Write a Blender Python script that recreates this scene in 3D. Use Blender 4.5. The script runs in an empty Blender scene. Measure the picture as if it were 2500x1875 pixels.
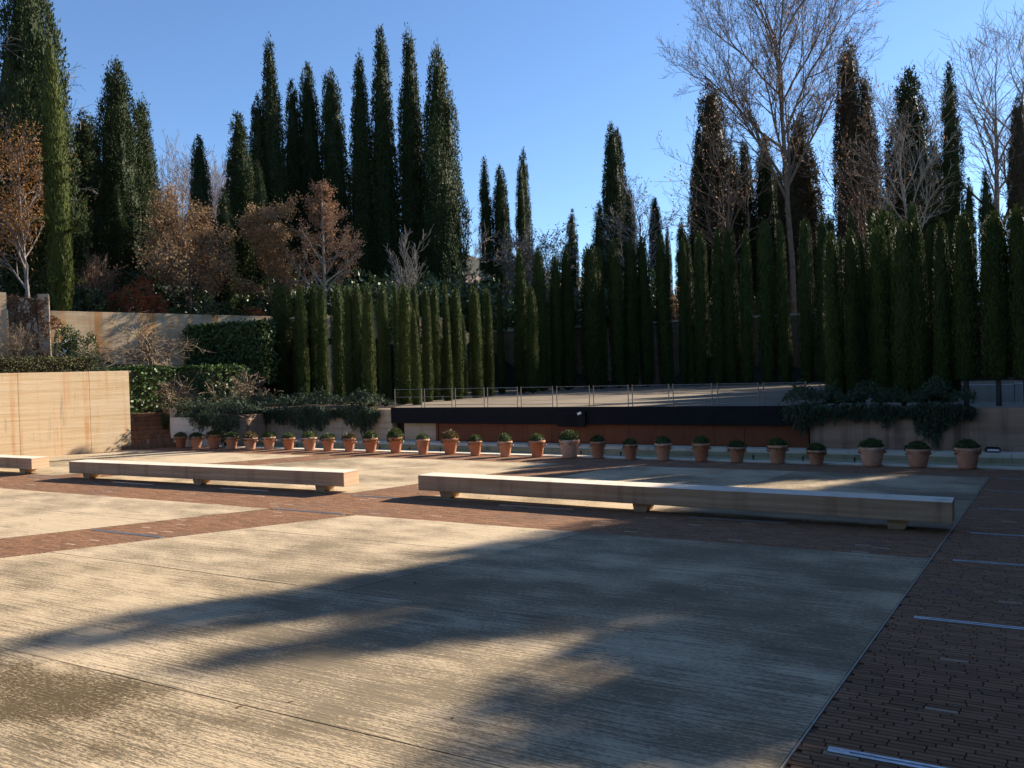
import bpy, math, random
import numpy as np
from mathutils import Vector, Matrix

rnd = random.Random(7)
R = math.radians
scn = bpy.context.scene
COL = scn.collection

# ------------------------------------------------------------------ camera, sky, sun
F, W_, H_ = 2020.0, 2500.0, 1875.0
EYE = 2.75
PITCH, ROLL = R(.92), R(1.66)
cp, sp, cr, sr = math.cos(PITCH), math.sin(PITCH), math.cos(ROLL), math.sin(ROLL)
ax = Vector((cr, -sr * sp, -sr * cp)); ay = Vector((sr, cr * sp, cr * cp)); az = -Vector((0, cp, -sp))
cam = bpy.data.cameras.new('camera'); cam.sensor_width = 36; cam.lens = 36 * F / W_
cam.clip_end = 3000; cam.clip_start = .1
co = bpy.data.objects.new('camera', cam); COL.objects.link(co)
M = Matrix.Identity(4)
for i in range(3):
    M[i][0], M[i][1], M[i][2] = ax[i], ay[i], az[i]
M[2][3] = EYE
co.matrix_world = M
scn.camera = co

SUN_AZ, SUN_EL = 63.0, 28.0
world = bpy.data.worlds.new('World'); scn.world = world; world.use_nodes = True
wn = world.node_tree; bg = wn.nodes['Background']
sky = wn.nodes.new('ShaderNodeTexSky'); sky.sky_type = 'NISHITA'; sky.sun_disc = False
sky.sun_elevation = R(SUN_EL); sky.sun_rotation = R(SUN_AZ)
sky.air_density = 1.0; sky.dust_density = .2; sky.ozone_density = 2.0; sky.altitude = 700
tint = wn.nodes.new('ShaderNodeMix'); tint.data_type = 'RGBA'; tint.blend_type = 'MULTIPLY'; tint.inputs[0].default_value = 1
tint.inputs[7].default_value = (.71, .84, 1.0, 1)
wn.links.new(sky.outputs[0], tint.inputs[6]); wn.links.new(tint.outputs[2], bg.inputs[0]); bg.inputs[1].default_value = .081
sun = bpy.data.lights.new('sun', 'SUN'); sun.energy = 5.0; sun.angle = R(.53); sun.color = (1, .90, .75)
so = bpy.data.objects.new('sun', sun); COL.objects.link(so)
so.rotation_euler = Vector((-math.sin(R(SUN_AZ)) * math.cos(R(SUN_EL)), -math.cos(R(SUN_AZ)) * math.cos(R(SUN_EL)), -math.sin(R(SUN_EL)))).to_track_quat('-Z', 'Y').to_euler()
vs = scn.view_settings; vs.view_transform = 'Standard'; vs.look = 'None'; vs.exposure = 1.35; vs.gamma = 1
try: vs.use_curve_mapping = False
except Exception: pass
try:
    scn.cycles.max_bounces = 6; scn.cycles.diffuse_bounces = 3; scn.cycles.transparent_max_bounces = 4
except Exception: pass

# ------------------------------------------------------------------ geometry of the place
def ray(x, y):
    a, b = (x - W_ / 2) / F, -(y - H_ / 2) / F
    a, b = a * cr + b * sr, -a * sr + b * cr
    return np.array([a, cp + b * sp, -sp + b * cp])
def ground_at(x, y, z=0.):
    d = ray(x, y); t = (z - EYE) / d[2]
    return np.array([d[0] * t, d[1] * t, z])
def deep_at(x, y, Y):
    d = ray(x, y); t = Y / d[1]
    return np.array([d[0] * t, Y, EYE + d[2] * t])
ST = R(29)                                   # the stage front runs 29 degrees off the picture plane
U = np.array([math.cos(ST), -math.sin(ST)]); V = np.array([math.sin(ST), math.cos(ST)])
def uv(u, v): return U * u + V * v
def uvz(u, v, z): p = uv(u, v); return (p[0], p[1], z)

# ------------------------------------------------------------------ objects
def props(o, label=None, cat=None, group=None, kind=None):
    if label: o['label'] = label
    if cat: o['category'] = cat
    if group: o['group'] = group
    if kind: o['kind'] = kind
    return o
def link(name, me, parent=None, mat=None, **k):
    o = bpy.data.objects.new(name, me); COL.objects.link(o)
    if parent is not None: o.parent = parent
    if mat is not None and me is not None and len(me.materials) == 0: me.materials.append(mat)
    return props(o, **k)
def thing(name, label, cat, loc=(0, 0, 0), rz=0, group=None):
    o = bpy.data.objects.new(name, None); COL.objects.link(o); o.location = loc; o.rotation_euler = (0, 0, rz)
    o.empty_display_size = .3
    return props(o, label, cat, group)
def fast_mesh(name, Vt, Fc, mat=None, smooth=False):
    me = bpy.data.meshes.new(name)
    Vt = np.asarray(Vt, np.float32).reshape(-1, 3); Fc = np.asarray(Fc, np.int32); n, k = Fc.shape
    me.vertices.add(len(Vt)); me.vertices.foreach_set('co', Vt.ravel())
    me.loops.add(n * k); me.loops.foreach_set('vertex_index', Fc.ravel())
    me.polygons.add(n); me.polygons.foreach_set('loop_start', np.arange(0, n * k, k, dtype=np.int32))
    if smooth: me.polygons.foreach_set('use_smooth', np.ones(n, dtype=bool))
    me.update(calc_edges=True); me.validate()
    if not smooth: me.shade_flat()
    if mat: me.materials.append(mat)
    return me
def poly_mesh(name, Vt, Fc, mat=None, smooth=False):
    me = bpy.data.meshes.new(name); me.from_pydata([tuple(map(float, v)) for v in Vt], [], Fc); me.update()
    if smooth:
        for p in me.polygons: p.use_smooth = True
    if mat: me.materials.append(mat)
    return me
BOXF = [(0, 3, 2, 1), (4, 5, 6, 7), (0, 1, 5, 4), (1, 2, 6, 5), (2, 3, 7, 6), (3, 0, 4, 7)]
def prism(name, quad, z0, z1, mat, bevel=0):
    """quad: four xy points, counter-clockwise; z1 may be a list of four heights"""
    zt = z1 if isinstance(z1, (list, tuple)) else [z1] * 4
    Vt = [(p[0], p[1], z0) for p in quad] + [(p[0], p[1], zt[i]) for i, p in enumerate(quad)]
    a = sum(quad[i][0] * quad[(i + 1) % 4][1] - quad[(i + 1) % 4][0] * quad[i][1] for i in range(4))
    f = BOXF if a > 0 else [tuple(reversed(q)) for q in BOXF]
    me = poly_mesh(name, Vt, f, mat)
    if bevel: bevel_mesh(me, bevel)
    return me
def bevel_mesh(me, w, seg=2):
    import bmesh
    bm = bmesh.new(); bm.from_mesh(me)
    bmesh.ops.bevel(bm, geom=bm.edges[:], offset=w, segments=seg, affect='EDGES', profile=.6)
    bm.to_mesh(me); bm.free(); me.update()
def uvbox(name, u0, u1, v0, v1, z0, z1, mat, bevel=0):
    return prism(name, [uv(u0, v0), uv(u1, v0), uv(u1, v1), uv(u0, v1)], z0, z1, mat, bevel)
def line_box(name, p, d, l0, l1, w0, w1, z0, z1, mat, bevel=0):
    """box along direction d from point p; w is measured to the left of d"""
    p = np.array(p[:2]); d = np.array(d[:2]) / np.hypot(*d[:2]); n = np.array([-d[1], d[0]])
    return prism(name, [p + d * l0 + n * w0, p + d * l1 + n * w0, p + d * l1 + n * w1, p + d * l0 + n * w1], z0, z1, mat, bevel)
def tubes(segs):
    """segs: rows x0 y0 z0 x1 y1 z1 r0 r1 n -> vertices and quads"""
    Vs, Fs, base = [], [], 0
    S = np.array([s[:8] for s in segs], float); N = np.array([s[8] for s in segs])
    for n in np.unique(N):
        s = S[N == n]; m = len(s)
        p0, p1, r0, r1 = s[:, 0:3], s[:, 3:6], s[:, 6], s[:, 7]
        d = p1 - p0; L = np.linalg.norm(d, axis=1, keepdims=True); d = d / np.maximum(L, 1e-6)
        ref = np.where(np.abs(d[:, 2:3]) > .9, np.array([[1., 0, 0]]), np.array([[0, 0, 1.]]))
        a = np.cross(d, ref); a /= np.linalg.norm(a, axis=1, keepdims=True); b = np.cross(d, a)
        th = np.arange(n) * 2 * math.pi / n
        ring = a[:, None, :] * np.cos(th)[None, :, None] + b[:, None, :] * np.sin(th)[None, :, None]
        A = p0[:, None] + ring * r0[:, None, None]; B = p1[:, None] + ring * r1[:, None, None]
        Vs.append(np.concatenate([A, B], 1).reshape(-1, 3))
        i = np.arange(n); j = (i + 1) % n
        q = np.stack([i, i + n, j + n, j], 1)
        Fs.append((base + (np.arange(m) * 2 * n)[:, None, None] + q[None]).reshape(-1, 4)); base += m * 2 * n
    return np.concatenate(Vs), np.concatenate(Fs)
def cards(P, D, N, L, Wd, fold=.0):
    """diamond leaves: base P, direction D, facing N, length L, width Wd"""
    D = D / np.linalg.norm(D, axis=1, keepdims=True)
    S = np.cross(D, N); S /= np.maximum(np.linalg.norm(S, axis=1, keepdims=True), 1e-6)
    L = np.asarray(L).reshape(-1, 1) * np.ones((len(P), 1)); Wd = np.asarray(Wd).reshape(-1, 1) * np.ones((len(P), 1))
    mid = P + D * L * .45
    q = np.stack([P, mid + S * Wd / 2, P + D * L, mid - S * Wd / 2], 1)
    return q.reshape(-1, 3), np.arange(len(P) * 4).reshape(-1, 4)
def join(parts):
    Vs, Fs, b = [], [], 0
    for v, f in parts:
        Vs.append(v); Fs.append(np.asarray(f) + b); b += len(v)
    return np.concatenate(Vs), np.concatenate(Fs)
def unit(a): return a / np.maximum(np.linalg.norm(a, axis=1, keepdims=True), 1e-9)

# ------------------------------------------------------------------ materials
class NT:
    def __init__(s, name):
        s.m = bpy.data.materials.new(name); s.m.use_nodes = True; s.t = s.m.node_tree
        s.b = s.t.nodes['Principled BSDF']; s.out = s.t.nodes['Material Output']
        s.b.inputs['Roughness'].default_value = .85; s.b.inputs['Specular IOR Level'].default_value = .25
    def n(s, typ, **k):
        x = s.t.nodes.new('ShaderNode' + typ)
        for a, b in k.items(): setattr(x, a, b)
        return x
    def L(s, a, b): s.t.links.new(a, b)
    def put(s, sock, v):
        if hasattr(v, 'links') or hasattr(v, 'is_output'): s.L(v, sock)
        else: sock.default_value = v
    def coord(s, scale=(1, 1, 1), rot=0, kind='Object'):
        c = s.n('TexCoord'); mp = s.n('Mapping'); s.L(c.outputs[kind], mp.inputs[0])
        mp.inputs['Rotation'].default_value = (0, 0, rot)
        if isinstance(scale, (int, float)): scale = (scale,) * 3
        if rot:
            m2 = s.n('Mapping'); s.L(mp.outputs[0], m2.inputs[0]); m2.inputs['Scale'].default_value = scale
            return m2.outputs[0]
        mp.inputs['Scale'].default_value = scale
        return mp.outputs[0]
    def noise(s, vec, sc=1., det=4., rough=.6):
        x = s.n('TexNoise'); s.L(vec, x.inputs['Vector'])
        x.inputs['Scale'].default_value = sc; x.inputs['Detail'].default_value = det; x.inputs['Roughness'].default_value = rough
        return x.outputs[0]
    def math(s, op, a, b=0., clamp=False):
        x = s.n('Math', operation=op, use_clamp=clamp); s.put(x.inputs[0], a); s.put(x.inputs[1], b); return x.outputs[0]
    def ramp(s, fac, lo, hi):
        x = s.n('MapRange', clamp=True); s.L(fac, x.inputs[0]); x.inputs[1].default_value = lo; x.inputs[2].default_value = hi
        return x.outputs[0]
    def mix(s, f, a, b, mode='MIX'):
        x = s.n('Mix', data_type='RGBA', blend_type=mode)
        s.put(x.inputs[0], f)
        for i, c in ((6, a), (7, b)):
            if isinstance(c, tuple): x.inputs[i].default_value = (*c[:3], 1)
            else: s.L(c, x.inputs[i])
        return x.outputs[2]
    def color(s, c):
        if isinstance(c, tuple): s.b.inputs['Base Color'].default_value = (*c, 1)
        else: s.L(c, s.b.inputs['Base Color'])
    def bump(s, h, dist=.01, st=1.):
        x = s.n('Bump'); s.L(h, x.inputs['Height']); x.inputs['Distance'].default_value = dist; x.inputs['Strength'].default_value = st
        s.L(x.outputs[0], s.b.inputs['Normal'])
    def objrand(s): return s.n('ObjectInfo').outputs['Random']
    def island(s): return s.n('NewGeometry').outputs['Random Per Island']

def m_plain(name, c, rough=.7, metal=0, var=.0, nsc=8, bump=0):
    t = NT(name); t.b.inputs['Roughness'].default_value = rough; t.b.inputs['Metallic'].default_value = metal
    if var:
        f = t.noise(t.coord(), nsc, 6)
        t.color(t.mix(t.ramp(f, .3, .7), tuple(x * (1 - var) for x in c), tuple(min(1, x * (1 + var)) for x in c)))
        if bump: t.bump(f, bump)
    else: t.color(c)
    return t.m
def m_leaf(name, dark, light, trans=.2, rough=.55, spec=.3, big=.35, extra=None, tip=None):
    """leaf colour varies leaf by leaf and in soft patches through the crown"""
    t = NT(name); t.b.inputs['Roughness'].default_value = rough; t.b.inputs['Specular IOR Level'].default_value = spec
    f = t.math('ADD', t.math('MULTIPLY', t.island(), .65), t.math('MULTIPLY', t.ramp(t.noise(t.coord(), big * 3, 3), .3, .7), .35))
    c = t.mix(f, dark, light)
    c = t.mix(t.math('MULTIPLY', t.objrand(), .35), c, tuple(x * .62 for x in dark))
    if extra:
        c = t.mix(t.math('GREATER_THAN', t.island(), 1 - extra[1]), c, extra[0])
    t.color(c)
    tr = t.n('BsdfTranslucent'); t.L(c, tr.inputs[0])
    mx = t.n('MixShader'); mx.inputs[0].default_value = trans
    t.L(t.b.outputs[0], mx.inputs[1]); t.L(tr.outputs[0], mx.inputs[2]); t.L(mx.outputs[0], t.out.inputs[0])
    return t.m
def m_bark(name, a, b, sc=3):
    t = NT(name); f = t.noise(t.coord((sc, sc, sc * .3)), 3, 6)
    t.color(t.mix(t.ramp(f, .35, .65), a, b)); t.bump(f, .03); return t.m

def m_concrete():
    t = NT('brushed_concrete')
    c1 = t.coord((.55, 1, 1), ST)
    stripe = t.noise(t.coord((1.1, 26, 1), ST), 1.0, 5, .62)
    fine = t.noise(t.coord((5, 62, 1), ST), 1.0, 3, .6)
    patch = t.noise(c1, .42, 7, .62)
    mid = t.noise(c1, 1.7, 6, .65)
    speck = t.noise(t.coord((17, 58, 12), ST), 1.0, 3, .72)
    groove = t.noise(t.coord((1.0, 33, 1), ST), 1.0, 2, .6)
    slab_tone = t.n('ObjectInfo'); wsep = t.n('SeparateColor'); t.L(slab_tone.outputs['Color'], wsep.inputs[0]); dirt_shade = wsep.outputs[0]  # slab colour carries real dirt plus extra darkness for the shaded side
    zone = t.math('ADD', t.math('MULTIPLY', patch, .7), t.math('MULTIPLY', mid, .3))
    s = t.math('ADD', speck, t.math('MULTIPLY', t.math('SUBTRACT', zone, .5), 1.25))
    s = t.math('ADD', s, t.math('MULTIPLY', t.math('SUBTRACT', groove, .5), .55))
    s = t.math('ADD', s, t.math('MULTIPLY', dirt_shade, .15))
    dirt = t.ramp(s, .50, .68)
    soft = t.ramp(t.math('ADD', zone, t.math('MULTIPLY', dirt_shade, .08)), .46, .64)
    base = t.mix(t.objrand(), (.45, .34, .21), (.515, .40, .265))
    base = t.mix(t.math('MULTIPLY', soft, .6), base, (.27, .20, .11))
    base = t.mix(t.math('MULTIPLY', t.ramp(groove, .5, .64), .4), base, (.20, .15, .09))
    base = t.mix(t.math('MULTIPLY', t.ramp(fine, .5, .7), .35), base, (.22, .165, .10))
    col = t.mix(t.math('MULTIPLY', dirt, .64), base, (.075, .06, .042))
    # one old mossy stain with a shape of its own near the west joint
    p = ground_at(120, 1690); pu, pv_ = float(p[:2] @ U), float(p[:2] @ V)
    d = t.n('VectorMath', operation='DISTANCE'); t.L(t.coord((.42, 1.15, 0), ST), d.inputs[0]); d.inputs[1].default_value = (pu * .42, pv_ * 1.15, 0)
    near = t.math('ADD', t.math('SUBTRACT', .95, d.outputs['Value']), t.math('MULTIPLY', t.math('SUBTRACT', mid, .5), 2.2))
    vv_ = t.n('SeparateXYZ'); t.L(t.coord((1, 1, 1), ST), vv_.inputs[0])
    moss = t.math('MULTIPLY', t.ramp(near, -.05, .55), t.math('LESS_THAN', vv_.outputs[1], 4.92))
    moss = t.math('MULTIPLY', moss, t.ramp(t.math('ADD', speck, t.math('MULTIPLY', near, .15)), .38, .62))
    col = t.mix(t.math('MULTIPLY', moss, .92), col, (.075, .048, .02))
    t.color(col); t.b.inputs['Roughness'].default_value = .9
    t.bump(t.math('SUBTRACT', 1.0, t.math('ADD', t.math('MULTIPLY', dirt, .3), t.math('ADD', t.math('MULTIPLY', fine, .5), t.math('MULTIPLY', groove, .6)))), .012, .8)
    return t.m
def m_brick(name='fired_brick'):
    t = NT(name)
    r = t.math('FRACT', t.math('ADD', t.island(), t.math('MULTIPLY', t.objrand(), 3.7)))
    c = t.mix(r, (.185, .092, .046), (.295, .150, .078))
    r2 = t.math('FRACT', t.math('MULTIPLY', r, 17.3))
    c = t.mix(t.math('GREATER_THAN', r2, .992), c, (.42, .29, .20))
    f = t.noise(t.coord(), 26, 5, .7)
    c = t.mix(t.math('MULTIPLY', t.ramp(f, .45, .75), .6), c, (.07, .045, .035))
    big = t.noise(t.coord(), .5, 5)
    c = t.mix(t.math('MULTIPLY', t.ramp(big, .5, .72), .45), c, (.13, .09, .07))
    t.color(c); t.bump(f, .006); t.b.inputs['Roughness'].default_value = .88
    return t.m
def m_wall(name, a, b, stain, lines=7.5, stain_amt=.8, rot=0., dark=(.10, .08, .06), board=.3, drip=.75):
    """rammed / board-marked concrete wall with run-down stains"""
    t = NT(name)
    z = t.coord((.35, .35, lines), rot)
    strata = t.noise(z, 1., 4, .6)
    n1 = t.noise(t.coord(), 1.1, 6, .6)
    c = t.mix(t.ramp(strata, .35, .65), a, b)
    run = t.noise(t.coord((2.6, 2.6, .10), rot), 1., 4, .55)
    m = t.math('MULTIPLY', t.ramp(run, .505, .645), t.ramp(n1, .25, .55))
    c = t.mix(t.math('MULTIPLY', m, stain_amt), c, stain)
    run2 = t.noise(t.coord((3.1, 3.1, .35), rot + .3), 1., 6, .7)
    c = t.mix(t.math('MULTIPLY', t.ramp(run2, .58, .8), drip), c, dark)
    sep = t.n('SeparateXYZ'); tc = t.n('TexCoord'); t.L(tc.outputs['Object'], sep.inputs[0])
    w = t.math('FRACT', t.math('MULTIPLY', sep.outputs[2], 1 / .28))
    wob = t.noise(t.coord((.8, .8, .2)), 1.3, 3)
    ln = t.math('MULTIPLY', t.math('LESS_THAN', w, .07), t.ramp(wob, .42, .58))
    c = t.mix(t.math('MULTIPLY', ln, board), c, tuple(x * .38 for x in a))
    fine = t.noise(t.coord(), 34, 4, .7)
    c = t.mix(t.math('MULTIPLY', t.ramp(fine, .55, .8), .35), c, tuple(x * .4 for x in a))
    t.color(c); t.bump(t.math('SUBTRACT', t.math('ADD', strata, t.math('MULTIPLY', fine, .4)), t.math('MULTIPLY', ln, board)), .015)
    t.b.inputs['Roughness'].default_value = .9
    return t.m
def m_terracotta():
    t = NT('terracotta')
    r = t.objrand(); c = t.mix(r, (.50, .20, .105), (.62, .33, .21))
    f = t.noise(t.coord(), 5.5, 6, .65)
    c = t.mix(t.math('MULTIPLY', t.ramp(f, .48, .72), t.math('ADD', .25, t.math('MULTIPLY', r, .55))), c, (.66, .52, .42))
    f2 = t.noise(t.coord((9, 9, 4)), 1., 5)
    c = t.mix(t.math('MULTIPLY', t.ramp(f2, .58, .75), .55), c, (.16, .085, .06))
    t.color(c); t.bump(f, .006); return t.m
def m_corten():
    t = NT('rusted_steel')
    n1 = t.noise(t.coord((2, 2, .6)), 1.4, 6, .65); n2 = t.noise(t.coord(), 30, 3)
    c = t.mix(t.ramp(n1, .3, .7), (.135, .041, .015), (.235, .074, .026))
    c = t.mix(t.math('MULTIPLY', t.objrand(), .5), c, (.17, .05, .022))
    c = t.mix(t.math('MULTIPLY', t.ramp(n2, .5, .8), .4), c, (.10, .03, .015))
    t.color(c); t.b.inputs['Roughness'].default_value = .65; t.bump(n2, .002); return t.m

CONC = m_concrete(); BRICK = m_brick()
MORTAR = m_plain('sandy_mortar', (.115, .068, .045), .95, 0, .35, 9)
COPING = m_wall('pale_stone', (.58, .51, .39), (.66, .59, .47), (.36, .30, .20), 3, .5, 0, (.2, .16, .12), 0.)
CHANNEL = m_wall('algae_stained_stone', (.30, .255, .145), (.38, .33, .20), (.19, .17, .09), 5, .7, 0, (.1, .08, .06), 0.)
OCHRE = m_wall('ochre_concrete', (.50, .355, .205), (.58, .445, .29), (.47, .21, .06), 7.5, .85, 0, (.16, .11, .07), .3)
TANWALL = m_wall('tan_rammed_wall', (.46, .33, .22), (.55, .42, .29), (.40, .22, .10), 6, .6)
BACKW = m_wall('dim_masonry', (.20, .135, .08), (.27, .185, .115), (.12, .08, .05), 4, .7, 0, (.05, .036, .028), .6)
PINKWALL = m_wall('rosy_rammed_wall', (.31, .19, .125), (.41, .265, .18), (.15, .09, .06), 5, .95, 0, (.05, .036, .028), .1)
WHITEWALL = m_wall('whitewashed_wall', (.55, .53, .49), (.62, .59, .54), (.42, .38, .32), 3, .4)
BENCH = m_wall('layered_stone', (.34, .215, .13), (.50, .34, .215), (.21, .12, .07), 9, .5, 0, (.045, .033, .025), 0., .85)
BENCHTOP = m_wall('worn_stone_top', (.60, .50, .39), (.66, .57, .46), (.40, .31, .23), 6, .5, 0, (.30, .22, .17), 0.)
STAGEF = m_plain('stage_paving', (.18, .14, .098), 1.0, 0, .18, .6, .01)
BLACK = m_plain('black_cladding', (.008, .008, .010), .85, 0, .3, 3)
CORTEN = m_corten()
STEEL = m_plain('brushed_steel', (.24, .23, .215), .42, .8, .2, 20)
ZINC = m_plain('galvanised_strip', (.42, .44, .46), .35, .85, .25, 25)
GLASSD = m_plain('dull_light_cover', (.20, .24, .29), .22, .1, .3, 14)
TERRA = m_terracotta()
SOIL = m_plain('dry_earth', (.085, .060, .040), .95, 0, .5, 1.2, .05)
GRAVEL = m_plain('pale_gravel', (.30, .26, .20), .95, 0, .3, 2.5, .02)
DARKIN = m_plain('dark_room', (.02, .018, .016), .9)
PAPER = m_plain('white_paper', (.8, .8, .78), .7)
BRONZE = m_plain('weathered_bronze', (.10, .085, .06), .5, .6, .3, 30)
HOUSEW = m_plain('white_render', (.72, .70, .66), .9, 0, .08, 2)
ROOFT = m_plain('clay_roof', (.30, .21, .155), .9, 0, .25, 6)

L_CLIP = m_leaf('clipped_cypress_leaf', (.021, .034, .008), (.088, .112, .024), .12, .6, .12)
L_TALL = m_leaf('old_cypress_leaf', (.015, .025, .010), (.060, .078, .026), .10, .6, .1)
L_BROWNC = m_leaf('browning_cypress_leaf', (.036, .031, .018), (.105, .078, .042), .12, .65, .2)
L_SLIM = m_leaf('bright_cypress_leaf', (.032, .048, .010), (.105, .125, .026), .15, .6, .15)
L_IVY = m_leaf('ivy_leaf', (.030, .060, .016), (.11, .17, .045), .18, .48, .3)
L_HEDGE = m_leaf('hedge_leaf', (.045, .045, .016), (.11, .10, .035), .15, .6, .2)
L_JUN = m_leaf('juniper_needle', (.030, .050, .028), (.105, .14, .075), .12, .6, .25)
L_BOX = m_leaf('boxwood_leaf', (.040, .062, .016), (.125, .16, .045), .2, .5, .3)
L_BOXB = m_leaf('bronzed_boxwood_leaf', (.060, .060, .020), (.20, .135, .055), .2, .5, .3)
L_OAK = m_leaf('brown_oak_leaf', (.23, .135, .066), (.50, .335, .19), .3, .7, .2)
L_RUST = m_leaf('rusty_leaf', (.24, .125, .07), (.48, .28, .165), .3, .7, .2)
L_ORANGE = m_leaf('orange_needle', (.27, .125, .04), (.50, .27, .10), .35, .7, .2)
L_SHRUB = m_leaf('evergreen_shrub_leaf', (.025, .045, .016), (.10, .14, .05), .18, .4, .5)
L_LAUREL = m_leaf('laurel_leaf', (.055, .085, .025), (.17, .22, .07), .25, .4, .5)
L_RED = m_leaf('red_berry_leaf', (.32, .065, .03), (.62, .10, .06), .25, .6, .3, extra=((.13, .16, .05), .35))
L_DRY = m_leaf('dry_vine_leaf', (.11, .058, .028), (.25, .14, .075), .2, .7, .2)
L_GREY = m_leaf('dry_scrub_leaf', (.10, .075, .045), (.20, .155, .09), .2, .7, .2)
FLOWER = m_plain('pale_rose_petal', (.80, .72, .60), .7)
B_DARK = m_bark('dark_bark', (.045, .034, .026), (.12, .09, .065))
B_PALE = m_bark('pale_plane_bark', (.20, .16, .125), (.40, .34, .27))
B_PLANE = m_bark('plane_tree_bark', (.10, .070, .046), (.23, .165, .115))
B_GREY = m_bark('grey_twig_bark', (.15, .125, .115), (.28, .24, .225))
B_HAZED = m_bark('hazed_twig_bark', (.16, .135, .14), (.27, .235, .24))  # grey twigs with the lilac cast of distance haze put into the colour
B_WARM = m_bark('warm_fruit_bark', (.12, .085, .055), (.30, .22, .14), 8)
B_BROWN = m_bark('brown_twig_bark', (.10, .065, .045), (.24, .155, .10))

# ------------------------------------------------------------------ the ground, the paved courtyard
def struct(name, me, mat=None, parent=None): return link(name, me, parent, mat, kind='structure')
struct('ground', poly_mesh('ground', [(-900, -300, -.35), (900, -300, -.35), (900, 1500, -.35), (-900, 1500, -.35)], [(0, 1, 2, 3)], SOIL))
pave = struct('courtyard_base', prism('courtyard_base', [uv(-40, -8), uv(12, -8), uv(12, 23.3), uv(-40, 23.3)], -.3, -.016, MORTAR))

def Rline(v): return -1.716 + .0938 * v
def band_lo(v): return -13.57 + .577 * (v - 7.5)
def band_hi(v): return -15.30 + .565 * (v - 8.45)
def ray2(v): return -8.05 + .302 * (v - 4.85)
def A_hi(v): return -12.73 + .34 * (v - 14.92)
def A_lo(v): return A_hi(v) + 2.05
def B_hi(v): return -24.2 + .62 * (v - 14.92)
def B_lo(v): return -22.35 + .64 * (v - 14.92)
def WL(v): return -40.
VJ = [-6.5, -3.2, -1.4, 1.75, 4.92, 8.10, 10.78, 12.66]
slabs = struct('concrete_paving', None)
def slab(v0, v1, fl, fr, dirt_shade=0.):  # blotchy dirt level, set higher on right-hand slabs to deepen their shade
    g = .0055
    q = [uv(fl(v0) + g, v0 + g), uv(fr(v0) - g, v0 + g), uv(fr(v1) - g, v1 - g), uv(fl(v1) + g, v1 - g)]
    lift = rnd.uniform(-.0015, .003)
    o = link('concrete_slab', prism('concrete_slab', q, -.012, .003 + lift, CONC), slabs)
    o.color = (max(0, dirt_shade + rnd.uniform(-.2, .2)), 0, 0, 1)
for a, b in zip(VJ, VJ[1:]):
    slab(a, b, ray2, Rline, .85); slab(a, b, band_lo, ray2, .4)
    slab(a, b, lambda v: band_hi(v) - 7.4, band_hi); slab(a, b, WL, lambda v: band_hi(v) - 7.4)
for a, b in ((14.94, 18.2), (18.2, 21.7)):
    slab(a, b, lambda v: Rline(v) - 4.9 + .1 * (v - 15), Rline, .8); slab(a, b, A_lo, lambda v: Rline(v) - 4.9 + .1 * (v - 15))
    slab(a, b, lambda v: B_lo(v) + 4.6, A_hi); slab(a, b, B_lo, lambda v: B_lo(v) + 4.6); slab(a, b, WL, B_hi)

# every brick is laid: the ones that show largest are parts, the others are joined
rows = []
def lay(v0, v1, fl, fr):
    pv, pl, g = .0625, .245, .006
    k = 0; v = v0
    while v + pv <= v1 + .02:
        vc = v + pv / 2; a, b = fl(vc), fr(vc)
        u = a - rnd.uniform(0, pl)
        while u < b:
            u0, u1 = max(u, a), min(u + pl - g, b)
            if u1 - u0 > .05: rows.append((u0, u1, v + g / 2, v + pv - g / 2, rnd.uniform(-.0016, .0012)))
            u += pl
        v += pv; k += 1
lay(-2.0, 21.7, lambda v: Rline(v) + .02, lambda v: min(Rline(v) + 2.0 + .55 * max(0, v + 1), 8.5))
lay(12.67, 14.93, lambda v: -30., lambda v: Rline(v) + .01)
lay(2.0, 12.66, band_hi, band_lo); lay(14.94, 21.69, A_hi, A_lo); lay(14.94, 21.69, B_hi, B_lo)
lay(21.71, 23.36, lambda v: -30.2, lambda v: 8.5)
rows = np.array(rows)
cen = np.stack([(rows[:, 0] + rows[:, 1]) / 2, (rows[:, 2] + rows[:, 3]) / 2], 1)
cxy = cen[:, :1] * U + cen[:, 1:] * V
inview = (np.abs(cxy[:, 0]) < .63 * cxy[:, 1] + .1) & (cxy[:, 1] > 5.0)
size = np.where(inview, 1 / np.maximum(np.hypot(cxy[:, 0], cxy[:, 1]), .1), 0) * np.minimum(1, (rows[:, 1] - rows[:, 0]) / .2)
order = np.argsort(-size); single = set(order[:300].tolist())
bricks = struct('brick_paving', None)
unit_brick = poly_mesh('brick', [(-.5, -.5, 0), (.5, -.5, 0), (.5, .5, 0), (-.5, .5, 0), (-.485, -.46, 1), (.485, -.46, 1), (.485, .46, 1), (-.485, .46, 1)], BOXF[1:], BRICK)
rest = []
for i, (u0, u1, v0, v1, dz) in enumerate(rows):
    c = uv((u0 + u1) / 2, (v0 + v1) / 2)
    if i in single:
        o = link('brick', unit_brick, bricks); o.location = (c[0], c[1], -.024); o.scale = (u1 - u0, v1 - v0, .024 + dz); o.rotation_euler = (0, 0, -ST + rnd.uniform(-.006, .006))
    else: rest.append(i)
r_ = rows[rest]; m = len(r_)
def crn(ui, vi, z, du, dv):
    p = (r_[:, ui] + du)[:, None] * U + (r_[:, vi] + dv)[:, None] * V
    return np.concatenate([p, np.broadcast_to(np.asarray(z, float), (m,))[:, None]], 1)
e1 = .003
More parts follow.
